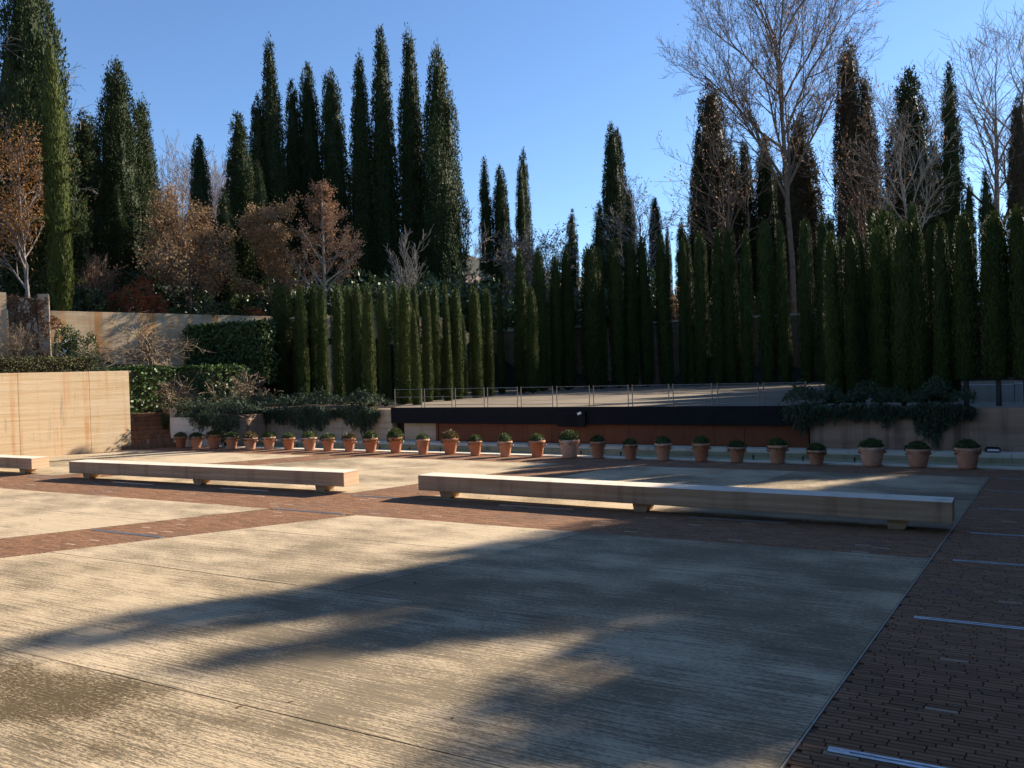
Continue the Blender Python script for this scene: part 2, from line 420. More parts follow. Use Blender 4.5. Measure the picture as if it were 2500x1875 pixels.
Vb = np.stack([crn(0, 2, -.02, 0, 0), crn(1, 2, -.02, 0, 0), crn(1, 3, -.02, 0, 0), crn(0, 3, -.02, 0, 0),
               crn(0, 2, r_[:, 4], e1, e1), crn(1, 2, r_[:, 4], -e1, e1), crn(1, 3, r_[:, 4], -e1, -e1), crn(0, 3, r_[:, 4], e1, -e1)], 1).reshape(-1, 3)
Fb = (np.arange(m)[:, None, None] * 8 + np.array(BOXF[1:])[None]).reshape(-1, 4)
link('brick_field', fast_mesh('brick_field', Vb, Fb, BRICK), bricks, kind='stuff')
# the pale metal edging along the right-hand slabs
struct('slab_edging', prism('slab_edging', [uv(Rline(-2) + .004, -2), uv(Rline(-2) + .017, -2), uv(Rline(21.7) + .017, 21.7), uv(Rline(21.7) + .004, 21.7)], -.01, .007, m_plain('edging', (.33, .29, .23), .6, 0, .2, 9)))

ORD = 'first second third fourth fifth sixth seventh eighth ninth tenth eleventh twelfth thirteenth fourteenth fifteenth sixteenth seventeenth eighteenth nineteenth twentieth'.split() + ['twenty-' + x for x in 'first second third fourth fifth sixth seventh eighth ninth'.split()] + ['thirtieth']
# ground light strips let into the brick
def strip(u0, u1, v0, label):
    t = thing('light_strip', label, 'ground light', uvz(u0, v0, .002), -ST, 'metal light strips let into the brick')
    L = u1 - u0; w = .085
    for n, (x0, x1, y0, y1, z0, z1, m) in {'rail': (0, L, 0, .03, -.01, .007, ZINC), 'rail.001': (0, L, w - .03, w, -.01, .007, ZINC), 'end_plate': (0, .14, .0305, w - .0305, -.01, .006, ZINC),
                                          'end_plate.001': (L - .14, L, .0305, w - .0305, -.01, .006, ZINC), 'cover': (.1405, L - .1405, .0305, w - .0305, -.01, .003, GLASSD)}.items():
        link(n.split('.')[0], prism(n, [(x0, y0), (x1, y0), (x1, y1), (x0, y1)], z0, z1, m), t)
for u0, v0, L, lb in [(-.93, 6.10, 1.9, 'wide blue-grey light strip in the shaded bricks at the bottom corner'), (-.57, 9.66, 1.9, 'long light strip in shaded bricks, second along the slab edge from the bottom corner'),
                      (-.25, 12.62, 1.9, 'light strip starting at the corner of the dark slab, third along its edge'), (-.05, 14.7, 1.4, 'faint light strip in shade just beyond the end of the longest bench'),
                      (.09, 17.15, 1.9, 'thin light strip in shade level with the far end of the longest bench'), (.33, 19.45, 1.9, 'thin light strip in shaded bricks, second before the last pot'),
                      (.51, 21.5, 1.9, 'faintest light strip in shaded bricks, closest to the last pot'),
                      (-14.41, 9.62, 1.93, 'silver light strip crossing the sunlit diagonal brick band'), (-12.79, 12.62, 1.89, 'silver light strip where the diagonal brick band meets the bench band'),
                      (-12.42, 14.68, 1.3, 'light strip in sun between the middle bench and the longest bench'), (-20.73, 14.5, 1.7, 'light strip in shadow under the left half of the middle bench'),
                      (-16.57, 14.6, 1.6, 'light strip in shadow under the right half of the middle bench'), (-8.5, 14.62, 1.66, 'light strip in shadow under the left half of the longest bench'),
                      (-4.5, 14.58, 1.7, 'light strip in dim light under the right half of the longest bench'), (-24.67, 14.5, 1.5, 'pale light strip in the gap between the cut-off bench and the middle bench')]:
    strip(u0, u0 + L, v0, lb)

# ------------------------------------------------------------------ benches
def bench(p, q, label, feet):
    p, q = np.array(p), np.array(q); d = q - p; L = float(np.hypot(*d)); rz = math.atan2(d[1], d[0])
    t = thing('stone_bench', label, 'bench', (p[0], p[1], 0), rz, 'long stone benches on the brick band')
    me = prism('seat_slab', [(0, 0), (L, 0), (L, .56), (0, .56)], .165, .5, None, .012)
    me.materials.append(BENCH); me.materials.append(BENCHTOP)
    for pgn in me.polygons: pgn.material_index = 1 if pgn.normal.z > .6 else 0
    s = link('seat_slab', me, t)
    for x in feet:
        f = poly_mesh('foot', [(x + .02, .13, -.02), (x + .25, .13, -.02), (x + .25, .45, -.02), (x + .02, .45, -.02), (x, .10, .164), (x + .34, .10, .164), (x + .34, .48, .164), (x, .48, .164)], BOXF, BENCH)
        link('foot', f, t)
bench((-2.14, 18.28), (6.80, 12.85), 'longest stone bench, sunlit at one end and shaded at the other', (.5, 5.05, 9.5))
bench((-12.87, 23.88), (-3.97, 19.18), 'stone bench with dark stains standing whole in the sun before the pots', (.45, 4.95, 9.1))
bench((-23.4, 29.9), (-14.72, 25.2), 'stone bench of which only the sunlit end shows, below the ochre wall', (.45, 4.9, 9.05))

# ------------------------------------------------------------------ fountain channel
ch = struct('fountain_channel', None)
link('channel_floor', uvbox('channel_floor', -27.5, 9, 23.7, 25.55, -.29, -.10, CHANNEL), ch)
for k in range(18):
    a = -27.5 + k * 2.03
    link('front_coping', uvbox('front_coping', a + .003, a + 2.027, 23.36, 23.70, -.29, .035 + rnd.uniform(-.003, .003), COPING, .006), ch)
    link('back_step', uvbox('back_step', a + .003, a + 2.027, 25.55, 25.75, -.29, .03, CHANNEL), ch)
    link('back_ledge', uvbox('back_ledge', a + .003, a + 2.027, 25.75, 26.43, -.29, .13 + rnd.uniform(-.004, .004), COPING, .008), ch)
def lathe(name, prof, n, mat, smooth=True, noise=0):
    Vt, Fc = [], []
    for k, (r, z) in enumerate(prof):
        for i in range(n):
            a = 2 * math.pi * i / n; rr = r * (1 + rnd.uniform(-noise, noise)); Vt.append((rr * math.cos(a), rr * math.sin(a), z))
    for k in range(len(prof) - 1):
        for i in range(n):
            j = (i + 1) % n; Fc.append((k * n + i, k * n + j, (k + 1) * n + j, (k + 1) * n + i))
    return poly_mesh(name, Vt, Fc, mat, smooth)
noz = lathe('fountain_nozzle', [(.045, 0), (.045, .03), (.022, .035), (.022, .10), (.034, .105), (.034, .15), (.012, .17), (.001, .17)], 8, BRONZE)

# ------------------------------------------------------------------ pots and their box balls
pot_px = [(391, 967), (425, 968), (463, 969), (501, 970), (541, 971), (582, 971), (624, 972), (669, 974), (709, 975), (755, 976), (801, 978), (855, 979), (914, 982), (973, 982), (1027, 985), (1092, 987), (1161, 988), (1231, 990), (1292, 991), (1362, 994), (1433, 996), (1515, 998), (1592, 999), (1680, 1002), (1764, 1005), (1884, 1008), (1984, 1010), (2090, 1014)]
# rim height (px) , plant height (px), pot kind, plant kind in photograph pixels of the 2212 wide view
pot_wh = [(24, 13, 27), (25, 11, 28), (30, 12, 32), (26, 13, 29), (25, 17, 31), (27, 16, 30), (26, 15, 29), (29, 18, 34), (29, 13, 30), (29, 14, 29), (31, 21, 33), (34, 23, 33), (33, 18, 31), (35, 22, 37), (32, 19, 32), (34, 24, 33), (36, 22, 37), (40, 27, 45), (37, 20, 35), (34, 18, 34), (38, 23, 38), (40, 24, 40), (33, 20, 40), (40, 22, 44), (32, 21, 41), (42, 25, 53), (40, 23, 49), (46, 26, 50)]
pot_look = {0: 'shaded', 2: 'tall', 4: 'plain orange', 9: 'deep red', 11: 'whitish mottled', 13: 'wide-rimmed', 17: 'largest pale mottled', 21: 'dark red', 23: 'brown', 25: 'broad weathered', 26: 'dark tapering', 27: 'round-bellied'}
pl_look = {4: 'browning', 8: 'loose grey-green', 9: 'dry-bladed', 11: 'spiky', 12: 'smooth green', 13: 'purple-brown', 15: 'smooth round', 17: 'big twiggy'}
pot_mesh = {}
def make_pot(kind):
    prof = {0: [(.0, 0), (.135, 0), (.15, .02), (.205, .36), (.225, .365), (.232, .40), (.222, .42), (.195, .42), (.185, .37), (.0, .37)],
            1: [(.0, 0), (.15, 0), (.165, .03), (.20, .20), (.222, .34), (.238, .37), (.240, .40), (.225, .42), (.2, .42), (.19, .37), (.0, .37)]}[kind]
    return lathe('pot_body', prof, 28, TERRA)
bodies = [make_pot(0), make_pot(1)]
handle = tubes([(.17, -.03, .27, .245, -.03, .30, .018, .02, 6), (.245, -.03, .30, .245, .03, .30, .02, .02, 6), (.245, .03, .30, .17, .03, .27, .02, .018, 6)])
handle_me = fast_mesh('handle', handle[0], handle[1], TERRA, True)
g_ = np.random.default_rng(11)
def ball_mesh(name, n, leaf, mat, rough=.06, squash=.8, spike=0):
    d = unit(g_.normal(size=(n, 3))); d[:, 2] = np.abs(d[:, 2]) * 1.0 - .12
    d = unit(d)
    lump = 1 + .07 * np.sin(d[:, 0] * 5 + 1) * np.cos(d[:, 1] * 6) + .05 * np.sin(d[:, 2] * 9 + d[:, 0] * 7)
    P = d * (.2 * lump * g_.uniform(.86, 1.02 + rough, n))[:, None]; P[:, 2] = np.sign(P[:, 2]) * .2 * (np.abs(P[:, 2]) / .2) ** .8 * squash
    ax_ = unit(d + g_.normal(size=(n, 3)) * .6)
    v, f = cards(P, ax_, unit(g_.normal(size=(n, 3))), leaf * g_.uniform(.6, 1.3, n), leaf * .55)
    parts = [(v, f)]
    th = np.linspace(0, 2 * math.pi, 13)[:-1]; ph = np.linspace(-.3, math.pi / 2, 7)
    core = np.array([(math.cos(p) * math.cos(a) * .175, math.cos(p) * math.sin(a) * .175, math.sin(p) * .175 * squash) for p in ph for a in th])
    fc = [(k * 12 + i, k * 12 + (i + 1) % 12, (k + 1) * 12 + (i + 1) % 12, (k + 1) * 12 + i) for k in range(6) for i in range(12)]
    parts.append((core, np.array(fc)))
    if spike:
        m = 16; a = g_.uniform(0, 6.28, m); D = np.stack([np.cos(a), np.sin(a), g_.uniform(.8, 2, m)], 1)
        parts.append(cards(np.zeros((m, 3)) + [0, 0, .05], unit(D), unit(g_.normal(size=(m, 3))), g_.uniform(.2, .32, m), .02))
    v, f = join(parts)
    return fast_mesh(name, v, f, mat)
balls = {'a': ball_mesh('boxwood_ball', 1500, .034, L_BOX), 'b': ball_mesh('boxwood_ball', 1100, .045, L_BOX, .2, .75), 'c': ball_mesh('boxwood_ball', 1100, .042, L_BOXB, .14, .85),
         'd': ball_mesh('boxwood_ball', 800, .05, L_BOXB, .16, .7, 1), 's': ball_mesh('boxwood_ball', 1900, .026, L_BOX, .0, .95)}
S = 2500 / 2212
pot_xy = []
for i, ((px, py), (hr, hp, wd)) in enumerate(zip(pot_px, pot_wh)):
    p = ground_at(px * S, py * S); pc = np.array([p[0], p[1]]) + np.array([p[0], p[1]]) / np.hypot(p[0], p[1]) * .14
    pot_xy.append(pc)
    Z = p[1]; hz = hr * S * Z / F / .42; wx = wd * S * Z / F / .47
    look = pot_look.get(i, 'clay')
    lb = f'{look} pot, {ORD[i]} in the row counting from the brick stairs'
    t = thing('terracotta_pot', lb, 'flower pot', (pc[0], pc[1], .036 if False else .003), rnd.uniform(-.25, .1), 'terracotta pots along the fountain channel')
    t.scale = (wx, wx, hz)
    link('pot_body', bodies[1 if i in (25, 26, 27, 17) else 0], t)
    for a in (0, math.pi):
        h = link('handle', handle_me, t); h.rotation_euler = (0, 0, a)
    kind = {4: 'c', 9: 'd', 12: 's', 13: 'c', 15: 's', 16: 's', 11: 'b', 8: 'b', 2: 'b', 1: 'b', 3: 'b', 20: 's', 21: 's'}.get(i, 'a')
    o = link('boxwood_ball', balls[kind], None, label=f'{pl_look.get(i, "clipped green")} box plant in the {ORD[i]} pot counting from the brick stairs', cat='potted plant', group='box balls growing in the terracotta pots')
    hh = hp * S * Z / F / (.2 * {'a': .8, 'b': .75, 'c': .85, 'd': .7, 's': .95}[kind] + .02)
    o.location = (pc[0], pc[1], .37 * hz); o.scale = (wx * 1.02, wx * 1.02, hh * .92); o.rotation_euler = (0, 0, rnd.uniform(0, 6))
for k, u0 in enumerate([-23.51, -22.12, -20.75, -19.37, -18.0, -16.65, -15.27, -13.9, -12.53, -11.15, -9.76, -8.38, -7.0, -5.62, -4.22, -2.85]):
    xy = uv(u0, 24.6); j = int(np.argmin([np.hypot(*(q / q[1] - xy / xy[1])) for q in pot_xy]))
    o = link('fountain_nozzle', noz, None, label=f'small fountain nozzle seen closest beside the {ORD[j]} pot from the stairs', cat='fountain nozzle', group='nozzles in the fountain channel')
    o.location = (xy[0], xy[1], -.10); o.scale = (1, 1, 1.1)

# ------------------------------------------------------------------ stage
VF = 26.30
struct('stage_floor', prism('stage_floor', [uv(-20.1, 26.46), uv(-4.35, 26.46), uv(-4.35, 59.3), uv(-37, 59.3)], .9, 1.42, STAGEF))
fs = thing('stage', 'long black fascia of the stage above rust-red steel panels', 'stage', uvz(-20.1, VF, 0), -ST)
def loc_box(name, x0, x1, y0, y1, z0, z1, m, par, bev=0): return link(name, prism(name, [(x0, y0), (x1, y0), (x1, y1), (x0, y1)], z0, z1, m, bev), par)
loc_box('fascia', 0, 15.76, 0, .15, .82, 1.425, BLACK, fs)
loc_box('cable_box', 7.33, 8.42, -.09, -.003, .735, 1.25, BLACK, fs, .02)
nt = link('paper_note', prism('paper_note', [(0, 0), (.15, 0), (.15, .003), (0, .003)], 0, .085, PAPER), None, label='small white note stuck on the black box at the middle of the stage', cat='note')
q = uv(-20.1 + 8.15, VF - .096); nt.location = (q[0], q[1], 1.335 - .2); nt.rotation_euler = (0, R(-22), -ST)
loc_box('concrete_infill', .45, 1.98, .25, .4, .1, .819, TANWALL, fs)
loc_box('edge_post', 2.0, 2.1, .17, .3, .1, .819, CORTEN, fs)
edges = np.linspace(2.11, 15.74, 15)
for a, b in zip(edges, edges[1:]):
    loc_box('steel_panel', a + .004, b - .004, .2 + rnd.uniform(-.004, .004), .24, .12, .819, CORTEN, fs)
loc_box('lower_beam', 0.4, 15.76, .155, .5, .80, .84, BLACK, fs)
loc_box('dark_backing', 0.02, 15.7, .45, .6, -.1, .82, DARKIN, fs)

PO = [-20.07, -18.78, -18.64, -17.37, -17.21, -15.93, -15.78, -14.51, -14.36, -13.08, -12.91, -11.65, -11.49, -10.21, -10.06, -8.78, -8.63, -7.33, -7.15, -5.86, -5.7, -4.42]
for k in range(11):
    a, b = PO[2 * k] + .0, PO[2 * k + 1]
    t = thing('railing_panel', f'steel railing panel, {ORD[k]} along the stage edge counting from the ochre side', 'railing', uvz(a, 26.56, 1.42), -ST, 'steel railing panels on the stage edge')
    L = b - a
    for x in (0, L):
        v, f = tubes([(x, 0, 0, x, 0, .74, .017, .017, 8)]); link('post', fast_mesh('post', v, f, STEEL, True), t)
    for z in (.71, .41, .10):
        v, f = tubes([(0, 0, z, L, 0, z, .010, .010, 6)]); link('rail', fast_mesh('rail', v, f, STEEL, True), t)

# ------------------------------------------------------------------ walls
def walls(name, label, p, d, l0, l1, w0, w1, z0, z1, mat, joints, part='wall_panel', cat='wall'):
    t = thing(name, label, cat, (0, 0, 0))
    js = [l0] + joints + [l1]
    for a, b in zip(js, js[1:]):
        link(part, line_box(part, p, d, a + .006, b - .006, w0, w1, z0, z1, mat), t)
    return t
WALL_P = (-15.50, 33.52); WAZ = 44.5
wd = np.array([math.sin(R(WAZ)), math.cos(R(WAZ))])
lw = walls('retaining_wall', 'tall ochre board-marked wall streaked with rust beside the brick stairs', WALL_P, wd, -14, 0, 0, .38, -.3, 3.2, OCHRE, [-9.6, -6.9, -4.0, -1.52])
struct('lower_terrace', prism('lower_terrace', [np.array(WALL_P) + wd * -14 + np.array([-wd[1], wd[0]]) * .39, np.array(WALL_P) + wd * -.2 + np.array([-wd[1], wd[0]]) * .39, (-16.8, 36.2), (-40, 38)], -.3, 3.12, SOIL))
iv0 = np.array([-17.2, 35.5]); iva = np.array([math.sin(R(46)), math.cos(R(46))])
struct('middle_terrace', prism('middle_terrace', [iv0 + iva * -6, iv0 + iva * 6.05, iv0 + iva * 6.05 + np.array([-12, 12]), iv0 + iva * -6 + np.array([-16, 14])], -.3, 3.18, SOIL))
UP = np.array([-22.3, 40.0]); upd = np.array([math.sin(R(47)), math.cos(R(47))])
upper = walls('upper_wall', 'long tan garden wall under the autumn trees, its top sloping away', UP, upd, -2.6, 20, 0, .4, 2.5, 6.3, OCHRE, [0, 4.2, 8.4, 12.6, 16.5])
# upper terrace and hillside as one sheet of terrain
def hill(x, y):
    s = np.maximum(0, (-x * .62 + (y - 62) * .5) - 14)
    return 6.0 + np.minimum(s * .36, 34) + .25 * np.sin(x * .35 + y * .2)
gx, gy = np.linspace(-150, 150, 76), np.linspace(38, 260, 56)
XX, YY = np.meshgrid(gx, gy, indexing='ij'); ZZ = hill(XX, YY)
bx_, by_ = UP + upd * 0
inside = ((XX - UP[0]) * -upd[1] + (YY - UP[1]) * upd[0] > .3)
vv = XX * V[0] + YY * V[1]
ZZ = np.where(inside, ZZ, 3.0); ZZ = np.where((vv < 59.5) & (XX * U[0] + YY * U[1] > -37), np.minimum(ZZ, .9), ZZ)
ZZ = np.where(~inside & (XX < -8), np.minimum(ZZ, 2.9), ZZ)
idx = np.arange(76 * 56).reshape(76, 56)
Ff = np.stack([idx[:-1, :-1], idx[1:, :-1], idx[1:, 1:], idx[:-1, 1:]], -1).reshape(-1, 4)
struct('hillside', fast_mesh('hillside', np.stack([XX, YY, ZZ], -1).reshape(-1, 3), Ff, m_plain('leaf_litter', (.034, .032, .02), .95, 0, .5, .8, .1), True))
struct('stage_ground', prism('stage_ground', [uv(-4.3, 26.9), uv(40, 26.9), uv(40, 59.4), uv(-4.3, 59.4)], .5, 1.30, GRAVEL))
back = thing('stage_back_wall', 'dim tan wall glimpsed between the trunks of the cypress row behind the stage', 'wall')
for k in range(11):
    link('wall_panel', uvbox('wall_panel', -37 + k * 6 + .006, -31 + k * 6 - .006, 59.5, 59.95, .8, 6.0, BACKW), back)
    link('wall_cap', uvbox('wall_cap', -37 + k * 6 + .006, -31 + k * 6 - .006, 59.42, 60.05, 6.001, 6.14, COPING), back)
# wall of the stage house with its dark opening
sh = thing('stage_house', 'rosy stone building with a dark opening hidden behind the low cypress row', 'building')
q0 = np.array([deep_at(742, 800, 43)[0], 43.0]); sd = np.array([math.sin(R(54)), math.cos(R(54))])
link('upper_band', line_box('upper_band', q0, sd, 0, 9.5, 0, .4, 4.75, 5.95, TANWALL), sh)
link('lintel', line_box('lintel', q0, sd, 0, 9.5, .02, .38, 4.4, 4.749, BLACK), sh)
for a, b in ((0, 2.6), (3.0, 3.6), (6.6, 7.3), (8.9, 9.5)): link('pier', line_box('pier', q0, sd, a, b, 0, .4, 1.3, 4.399, TANWALL), sh)
link('dark_interior', line_box('dark_interior', q0, sd, .1, 9.4, 2.4, 2.6, 1.3, 5.8, DARKIN), sh)

# left planters, stairs
pl = thing('white_planter', 'pale whitewashed planter block between the brick stairs and the recess', 'planter')
link('front_wall', prism('front_wall', [uv(-29.3, 23.30), uv(-26.96, 23.75), uv(-26.98, 24.0), uv(-29.25, 23.6)], -.2, 1.2, WHITEWALL), pl)
pf = uv(-29.3, 23.32); pa = np.array([-.50, .866])
link('side_wall', line_box('side_wall', pf, pa, .02, 2.6, -.25, -.003, -.2, 1.55, TANWALL), pl)
pg = uv(-26.96, 23.76)
link('return_wall', line_box('return_wall', pg, V, .26, 2.6, .003, .25, -.2, 1.2, PINKWALL), pl)
link('soil', prism('soil', [uv(-29.0, 23.62), uv(-27.2, 24.0), uv(-27.2, 26.6), uv(-30.6, 26.6)], 0, 1.1, SOIL), pl)
p2 = thing('planter_wall', 'tan planter wall under the hanging junipers beside the stage', 'wall')
for a, b in ((-30.5, -26.6), (-26.6, -23.2), (-23.2, -20.16)):
    link('wall_panel', uvbox('wall_panel', a + .005, b - .005, 26.46, 26.8, -.3, 1.36, TANWALL), p2)
link('soil', prism('soil', [uv(-30.5, 26.81), uv(-20.2, 26.81), uv(-20.2, 36), uv(-34, 36)], 0, 1.30, SOIL), p2)
rw = thing('right_planter_wall', 'rosy weathered wall right of the rust-red stage panels', 'wall')
for a, b in ((-4.32, -1.2), (-1.2, 2.2), (2.2, 5.6), (5.6, 9)):
    link('wall_panel', uvbox('wall_panel', a + .004, b - .004, 26.44, 26.85, -.3, 1.34, PINKWALL, .01), rw)
st = thing('brick_stairs', 'brick steps climbing between the ochre wall and the white planter', 'stairs', (WALL_P[0], WALL_P[1], 0))
ev = np.array([.866, .5]); av = np.array([-.5, .866])
for i in range(8):
    p = av * (.33 * i - .1)
    s = link('step', line_box('step', p, ev, -.7, 1.78, 0, 3.2 - .33 * i, .17 * i - .02, .17 * (i + 1) - .002, MORTAR), st)
    for k in range(31):
        x = -.68 + k * .08
        b_ = line_box('brick', p, ev, x + .004, x + .076, -.012 + rnd.uniform(0, .006), .30, .17 * i + .01, .17 * (i + 1) + rnd.uniform(.001, .006), BRICK)
        link('brick', b_, s)
def flood(u0, v0, w, label):
    t = thing('flood_light', label, 'flood light', uvz(u0, v0, .131), -ST + .08, 'flood lights on the pale ledge')
    v, f = tubes([(-w / 2, .03, .02, -w / 2, .06, .11, .012, .012, 6), (w / 2, .03, .02, w / 2, .06, .11, .012, .012, 6), (-w / 2, .03, .01, w / 2, .03, .01, .012, .012, 6)])
    link('bracket', fast_mesh('bracket', v, f, BLACK), t)
    me = poly_mesh('housing', [(-w / 2 + .02, -.06, .045), (w / 2 - .02, -.06, .045), (w / 2 - .02, .10, .03), (-w / 2 + .02, .10, .03), (-w / 2 + .02, -.07, .105), (w / 2 - .02, -.07, .105), (w / 2 - .02, .09, .15), (-w / 2 + .02, .09, .15)], BOXF, BLACK)
    h = link('housing', me, t)
    link('lens', prism('lens', [(-w / 2 + .04, -.082), (w / 2 - .04, -.082), (w / 2 - .04, -.073), (-w / 2 + .04, -.073)], .055, .10, PAPER), h)
flood(.5, 26.1, .36, 'long flood light on the ledge beyond the last pot'); flood(-1.6, 26.15, .2, 'small flood light half hidden behind the twenty-seventh pot')

# ------------------------------------------------------------------ foliage builders
def ng(s): return np.random.default_rng(s)
def column_crown(seed, h, r, n, L, Wd, prof, lobes=.07, core=.86, up=.85, out=.4, jit=.35, clumps=0, clump_r=.25, shag=.12):
    g = ng(seed); tx, px = zip(*prof)
    tt = np.linspace(0, 1, 200); cdf = np.cumsum(np.interp(tt, tx, px) + .05); cdf /= cdf[-1]
    ph = g.uniform(0, 6.28, 4)
    def Rad(t, a):
        return np.interp(t, tx, px) * r * (1 + lobes * np.sin(3 * a + ph[0] + 5 * t) + lobes * .6 * np.sin(5 * a + ph[1] - 9 * t) + lobes * .7 * np.sin(17 * t + 2 * a + ph[2]))
    if clumps:
        ct = np.interp(g.uniform(0, 1, clumps), cdf, tt); ca = g.uniform(0, 6.28, clumps)
        cR = Rad(ct, ca) * (1 + g.uniform(-.25, 1, clumps) * shag)
        C = np.stack([np.cos(ca) * cR, np.sin(ca) * cR, ct * h], 1); cs = g.uniform(.6, 1.3, clumps)
        i = g.integers(0, clumps, n)
        off = g.normal(size=(n, 3)) * [clump_r * .55, clump_r * .55, clump_r] * cs[i][:, None]
        P = C[i] + off; a = np.arctan2(P[:, 1], P[:, 0])
        outv = np.stack([np.cos(a), np.sin(a), 0 * a], 1)
        # the top of a tuft opens to the light: leaves point up and out of their own tuft
        D = unit(np.array([0, 0, up]) + outv * out + off / clump_r * .5 + g.normal(size=(n, 3)) * jit)
    else:
        t = np.interp(g.uniform(0, 1, n), cdf, tt); a = g.uniform(0, 6.28, n)
        rr = Rad(t, a) * g.uniform(core, 1.0 + shag, n)
        outv = np.stack([np.cos(a), np.sin(a), 0 * a], 1)
        P = outv * rr[:, None]; P[:, 2] = t * h * .985
        D = unit(np.array([0, 0, up]) + outv * out + g.normal(size=(n, 3)) * jit)
    N = unit(outv + g.normal(size=(n, 3)) * (.5 if clumps else .28))
    v, f = cards(P, D, N, L * g.uniform(.6, 1.4, n), Wd * g.uniform(.7, 1.3, n))
    nt_, na = 22, 16
    ts = np.linspace(0, .985, nt_); as_ = np.arange(na) * 2 * math.pi / na
    T, A = np.meshgrid(ts, as_, indexing='ij'); RR = Rad(T, A) * (core - .06)
    cv = np.stack([np.cos(A) * RR, np.sin(A) * RR, T * h * .97], -1).reshape(-1, 3)
    ii = np.arange(nt_ * na).reshape(nt_, na)
    cf = np.stack([ii[:-1], np.roll(ii, -1, 1)[:-1], np.roll(ii, -1, 1)[1:], ii[1:]], -1).reshape(-1, 4)
    return join([(v, f), (cv, cf)])
CLIPP = [(0, .82), (.06, .97), (.2, 1), (.5, .9), (.75, .74), (.9, .56), (.965, .38), (1, .08)]
CLIPQ = [(0, .75), (.08, .95), (.25, 1), (.55, .95), (.8, .84), (.93, .66), (.975, .45), (1, .1)]
TALLP = [(0, .7), (.06, .92), (.22, 1), (.45, .92), (.65, .74), (.82, .50), (.93, .31), (.98, .2), (1, .08)]
TALLQ = [(0, .7), (.08, .95), (.3, 1), (.55, .94), (.75, .76), (.88, .55), (.95, .4), (.985, .26), (1, .1)]
SLIMP = [(0, .7), (.1, .95), (.3, 1), (.6, .95), (.8, .72), (.92, .42), (1, .06)]
clip_me = [fast_mesh('crown', *column_crown(20 + k, 7., .62, 6500, .15, .055, CLIPP if k % 2 else CLIPQ, .06, .84, 1., .3, .3, shag=.10), L_CLIP) for k in range(6)]
tall_me = [fast_mesh('crown', *column_crown(40 + k, 20., 1.55, 30000, .21, .095, TALLP if k % 2 else TALLQ, .08, .90, .9, .34, .36, clumps=1000, clump_r=.24, shag=.09), L_TALL) for k in range(4)]
broad_me = [fast_mesh('crown', *column_crown(60 + k, 18., 2.9, 38000, .23, .11, TALLP, .14, .86, .75, .42, .42, clumps=900, clump_r=.36, shag=.14), L_TALL) for k in range(2)]
slim_me = [fast_mesh('crown', *column_crown(70 + k, 20., 1.0, 20000, .21, .08, SLIMP, .06, .84, .95, .3, .35, clumps=650, clump_r=.22, shag=.10), L_TALL) for k in range(2)]
brown_me = [m_.copy() for m_ in (tall_me[0], tall_me[1])]
for m_ in brown_me: m_.materials.clear(); m_.materials.append(L_BROWNC)
bright_me = fast_mesh('crown', *column_crown(90, 20., 1.0, 12000, .42, .10, SLIMP, .05, .86, 1., .22, .25, shag=.1), L_SLIM)
trunk_me = fast_mesh('trunk', *tubes([(0, 0, 0, 0, 0, .5, .12, .1, 8), (0, 0, .5, 0, 0, 1., .1, .08, 8)]), B_DARK, True)
REFH = {**{m: (7., .62) for m in clip_me}, **{m: (20., 1.55) for m in tall_me + brown_me}, **{m: (18., 2.9) for m in broad_me}, **{m: (20., 1.) for m in slim_me}, bright_me: (20., 1.)}
def cypress(me, top, wpx, z0, label, group, name='cypress_tree', lift=.25):
    x, y, zt = top; h = zt - z0; H0, R0 = REFH[me]
    t = thing(name, label, 'tree', (x, y, z0), rnd.uniform(0, 6.28), group)
    k = (wpx * y / F / 2) / R0 / 1.04 if wpx else .62
    sx = rnd.uniform(.9, 1.12); ln_ = .010 if h < 12 else .004
    t.rotation_euler = (rnd.gauss(0, ln_), rnd.gauss(0, ln_), t.rotation_euler[2])
    c = link('crown', me, t); c.location = (0, 0, lift); c.scale = (k * sx, k / sx, (h - lift) / H0)
    tr = link('trunk', trunk_me, t); tr.scale = (max(.5, h / 9), max(.5, h / 9), h * .6)
    return t
def at_v(x, y, Vd):
    d = ray(x, y); t = Vd / (d[0] * V[0] + d[1] * V[1]); return d * t + np.array([0, 0, EYE])

# ---- low clipped row left of the stage (photograph pixels: x, top y, width)
def c2(x, y, w): return 550 + x / 3.017, 650 + y / 3.017, w / 3.017
left_row = [c2(395, 128, 138), c2(535, 133, 98), c2(633, 118, 78), c2(697, 128, 82), c2(822, 132, 96), c2(908, 138, 92), c2(968, 130, 84), c2(1035, 128, 92), c2(1152, 125, 80), c2(1257, 118, 58), c2(1302, 122, 108), c2(1392, 310, 72), c2(1394, 132, 62), c2(1468, 138, 78), c2(1534, 136, 74), c2(1618, 130, 72), c2(1684, 152, 90), c2(1738, 345, 60), c2(1833, 138, 84), c2(1922, 158, 72)]
lv = [32.2, 32., 32.8, 32.2, 31.6, 31.0, 31.2, 27.4, 30.2, 31.6, 29.6, 28.4, 33.5, 31.5, 33.6, 32.6, 34.6, 38., 36, 37.5]
left_row += [(1185, 701, 20), (1218, 696, 18)]; lv += [39.5, 42]
for k, ((x, y, w), v_) in enumerate(zip(left_row, lv)):
    xtra = {0: 'widest ', 11: 'short ', 17: 'hidden ', 7: 'leaning '}.get(k, '')
    cypress(clip_me[k % 6], at_v(x, y, v_), w * 1.14, 1.30, f'{xtra}clipped cypress in the low row beside the stage, {ORD[k]} from the dark ivy wall', 'low clipped cypresses beside the stage', 'clipped_cypress', .08)
def c3(x, y, w): return 1200 + x / 2.37, 250 + y / 2.37, w / 2.37
def c4(x, y, w): return 1800 + x / 2.37, y / 2.37, w / 2.37
